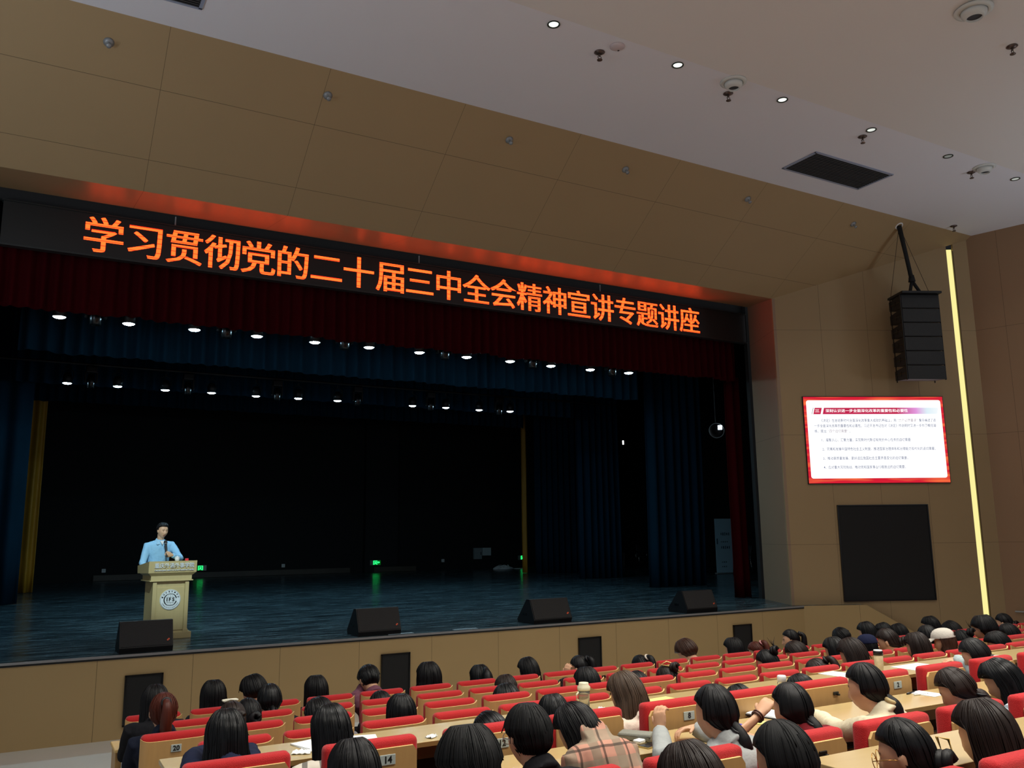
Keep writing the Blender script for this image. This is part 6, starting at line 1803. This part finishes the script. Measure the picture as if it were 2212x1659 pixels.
# --- seventh row
A_(1492, 1603, 7, 'person with dark brown crown cut by the bottom edge below the grey hoodie', hair='bob', hc='b', pitch=-20, yaw=4, top=BLK, s=1.0, dy=0.34)
A_(1690, 1557, 7, 'person with large matte black head at the bottom below the maroon top', hair='lowpony', hc='m', pitch=-14, yaw=10, top=BLK, s=1.08, hlen=0.2)
gl2 = A_(1948, 1550, 7, 'person with round gold glasses and dark hair in a clip at the bottom right', hair='lowbun', hc='k', yaw=26, pitch=-12, top=(46, 58, 40), s=1.06, hi=True, voxel=0.0075)
A_(2122, 1511, 7, 'person with wide dark brown hair hiding the lower right corner', hair='long', hc='b', pitch=-14, yaw=2, top=(40, 28, 28), s=1.14, hlen=0.46)

# glasses, caps, clips that belong to the people
M_gold = mat('gold_wire', (212, 160, 84), rough=0.25, metal=0.9)
for c_, m_, r_ in ((gl1, M_chrome, 0.024), (gl2, M_gold, 0.027)): glasses(c_['root'], c_['C'], c_['Rh'], c_['s'], m_, r_)
def cap(c_, m, name='baseball_cap'):
    s = c_['s']; loc = c_['loc']; V = []; F = []; n = 36
    R = []
    for z, k in ((0.145, 0.03), (0.143, 0.25), (0.136, 0.5), (0.122, 0.72), (0.10, 0.88), (0.075, 0.97), (0.05, 1.0), (0.045, 0.99)):
        R.append([loc((0.099 * k * math.sin(2 * PI * i / n), 0.118 * k * math.cos(2 * PI * i / n) - 0.004, z - 0.02 * (1 - math.cos(2 * PI * i / n)) * 0.0)) for i in range(n)])
    mb = MB(); mb.rings(R, cap=True)
    # brim
    for lay in (0.0, -0.006):
        v = []; f = []
        for i in range(13):
            a = -1.0 + 2.0 * i / 12
            for t in (0.0, 0.5, 1.0):
                rx = 0.098 * math.sin(a); ry = 0.112 * math.cos(a)
                v.append(loc((rx * (1 - 0.05 * t), ry + 0.085 * t * math.cos(a * 0.9), 0.052 - 0.02 * t - 0.012 * abs(a) * t + lay)))
        for i in range(12):
            for t in range(2): b = i * 3 + t; f.append((b, b + 1, b + 4, b + 3))
        mb.add(v, f)
    o = mb.build(name, m, c_['root'], True)
    g = MB(); g.tube([loc((-0.06, -0.108, 0.058)), loc((-0.045, -0.118, 0.083)), loc((0, -0.124, 0.095)), loc((0.045, -0.118, 0.083)), loc((0.06, -0.108, 0.058))], 0.004, 6)
    return o
cap(cp_navy, cloth((24, 30, 58))); cap(cp_white, cloth((206, 200, 188)))
lp = cp_white['loc']
mb = MB(); 
R_ = [[lp((0.038 * math.cos(2 * PI * i / 14) * k, -0.121 + 0.004 * (1 - k), 0.085 + 0.026 * math.sin(2 * PI * i / 14) * k)) for i in range(14)] for k in (1.0, 0.02)]
mb.rings(R_); mb.build('cap_opening', HAIR['b'], cp_white['root'])
lp = bow['loc']; mb = MB()
for k in (-1, 1):
    mb.tube([lp((0.03, -0.10, 0.03)), lp((0.03 + 0.03 * k, -0.125, 0.06)), lp((0.03 + 0.05 * k, -0.12, 0.03)), lp((0.03, -0.10, 0.025))], [0.006, 0.012, 0.012, 0.005], 6)
    mb.tube([lp((0.03, -0.10, 0.03)), lp((0.03 + 0.03 * k, -0.12, -0.03)), lp((0.03 + 0.03 * k, -0.12, -0.07))], [0.005, 0.008, 0.006], 6)
mb.build('hair_bow', mat('pale_blue_ribbon', (150, 205, 232), rough=0.5), bow['root'], True)
# gold claw clip on the person in pink
lp = pc_['loc']; mb = MB(); mb.tube([lp((-0.05, -0.02, 0.135)), lp((0.0, -0.05, 0.15)), lp((0.05, -0.11, 0.10)), lp((0.02, -0.13, 0.045)), lp((-0.01, -0.09, 0.10)), lp((-0.05, -0.02, 0.135))], 0.007, 8)
mb.build('claw_clip', mat('clip_gold', (214, 176, 112), rough=0.3, metal=0.4), pc_['root'], True)
lp = sqc['loc']; mb = MB()
for k in (-1, 1): mb.tube([lp((k * 0.045, -0.03, 0.13)), lp((k * 0.045, 0.0, 0.150)), lp((0, 0.0, 0.152))], 0.007, 6)
mb.tube([lp((-0.045, -0.03, 0.128)), lp((0, -0.03, 0.138)), lp((0.045, -0.03, 0.128))], 0.007, 6)
mb.build('hair_clip', mat('clip_ivory', (226, 222, 200), rough=0.4), sqc['root'], True)
mb = MB(); wv = ony(1637, 1547, 3.62) - mar['O']; dv = unit(ony(1642, 1543, 3.62) - ony(1592, 1590, 3.62)); Mb = Vector(dv).to_track_quat('Z', 'Y').to_matrix()
for k in (-0.008, 0.006): mb.torus(tuple(wv + dv * k), 0.031, 0.005, n=24, M=Mb)
mb.build('bracelet', mat('bracelet_brown', (70, 34, 24), rough=0.4), mar['root'], True)
# big clip on the nearest person
lp = gl2['loc']; mb = MB()
mb.tube([lp((0.055, -0.12, -0.07)), lp((0.06, -0.15, -0.03)), lp((0.06, -0.15, 0.03)), lp((0.05, -0.115, 0.045)), lp((0.055, -0.12, -0.07))], 0.006, 8)
mb.build('claw_clip', mat('clip_bronze', (140, 110, 50), rough=0.35, metal=0.5), gl2['root'], True)
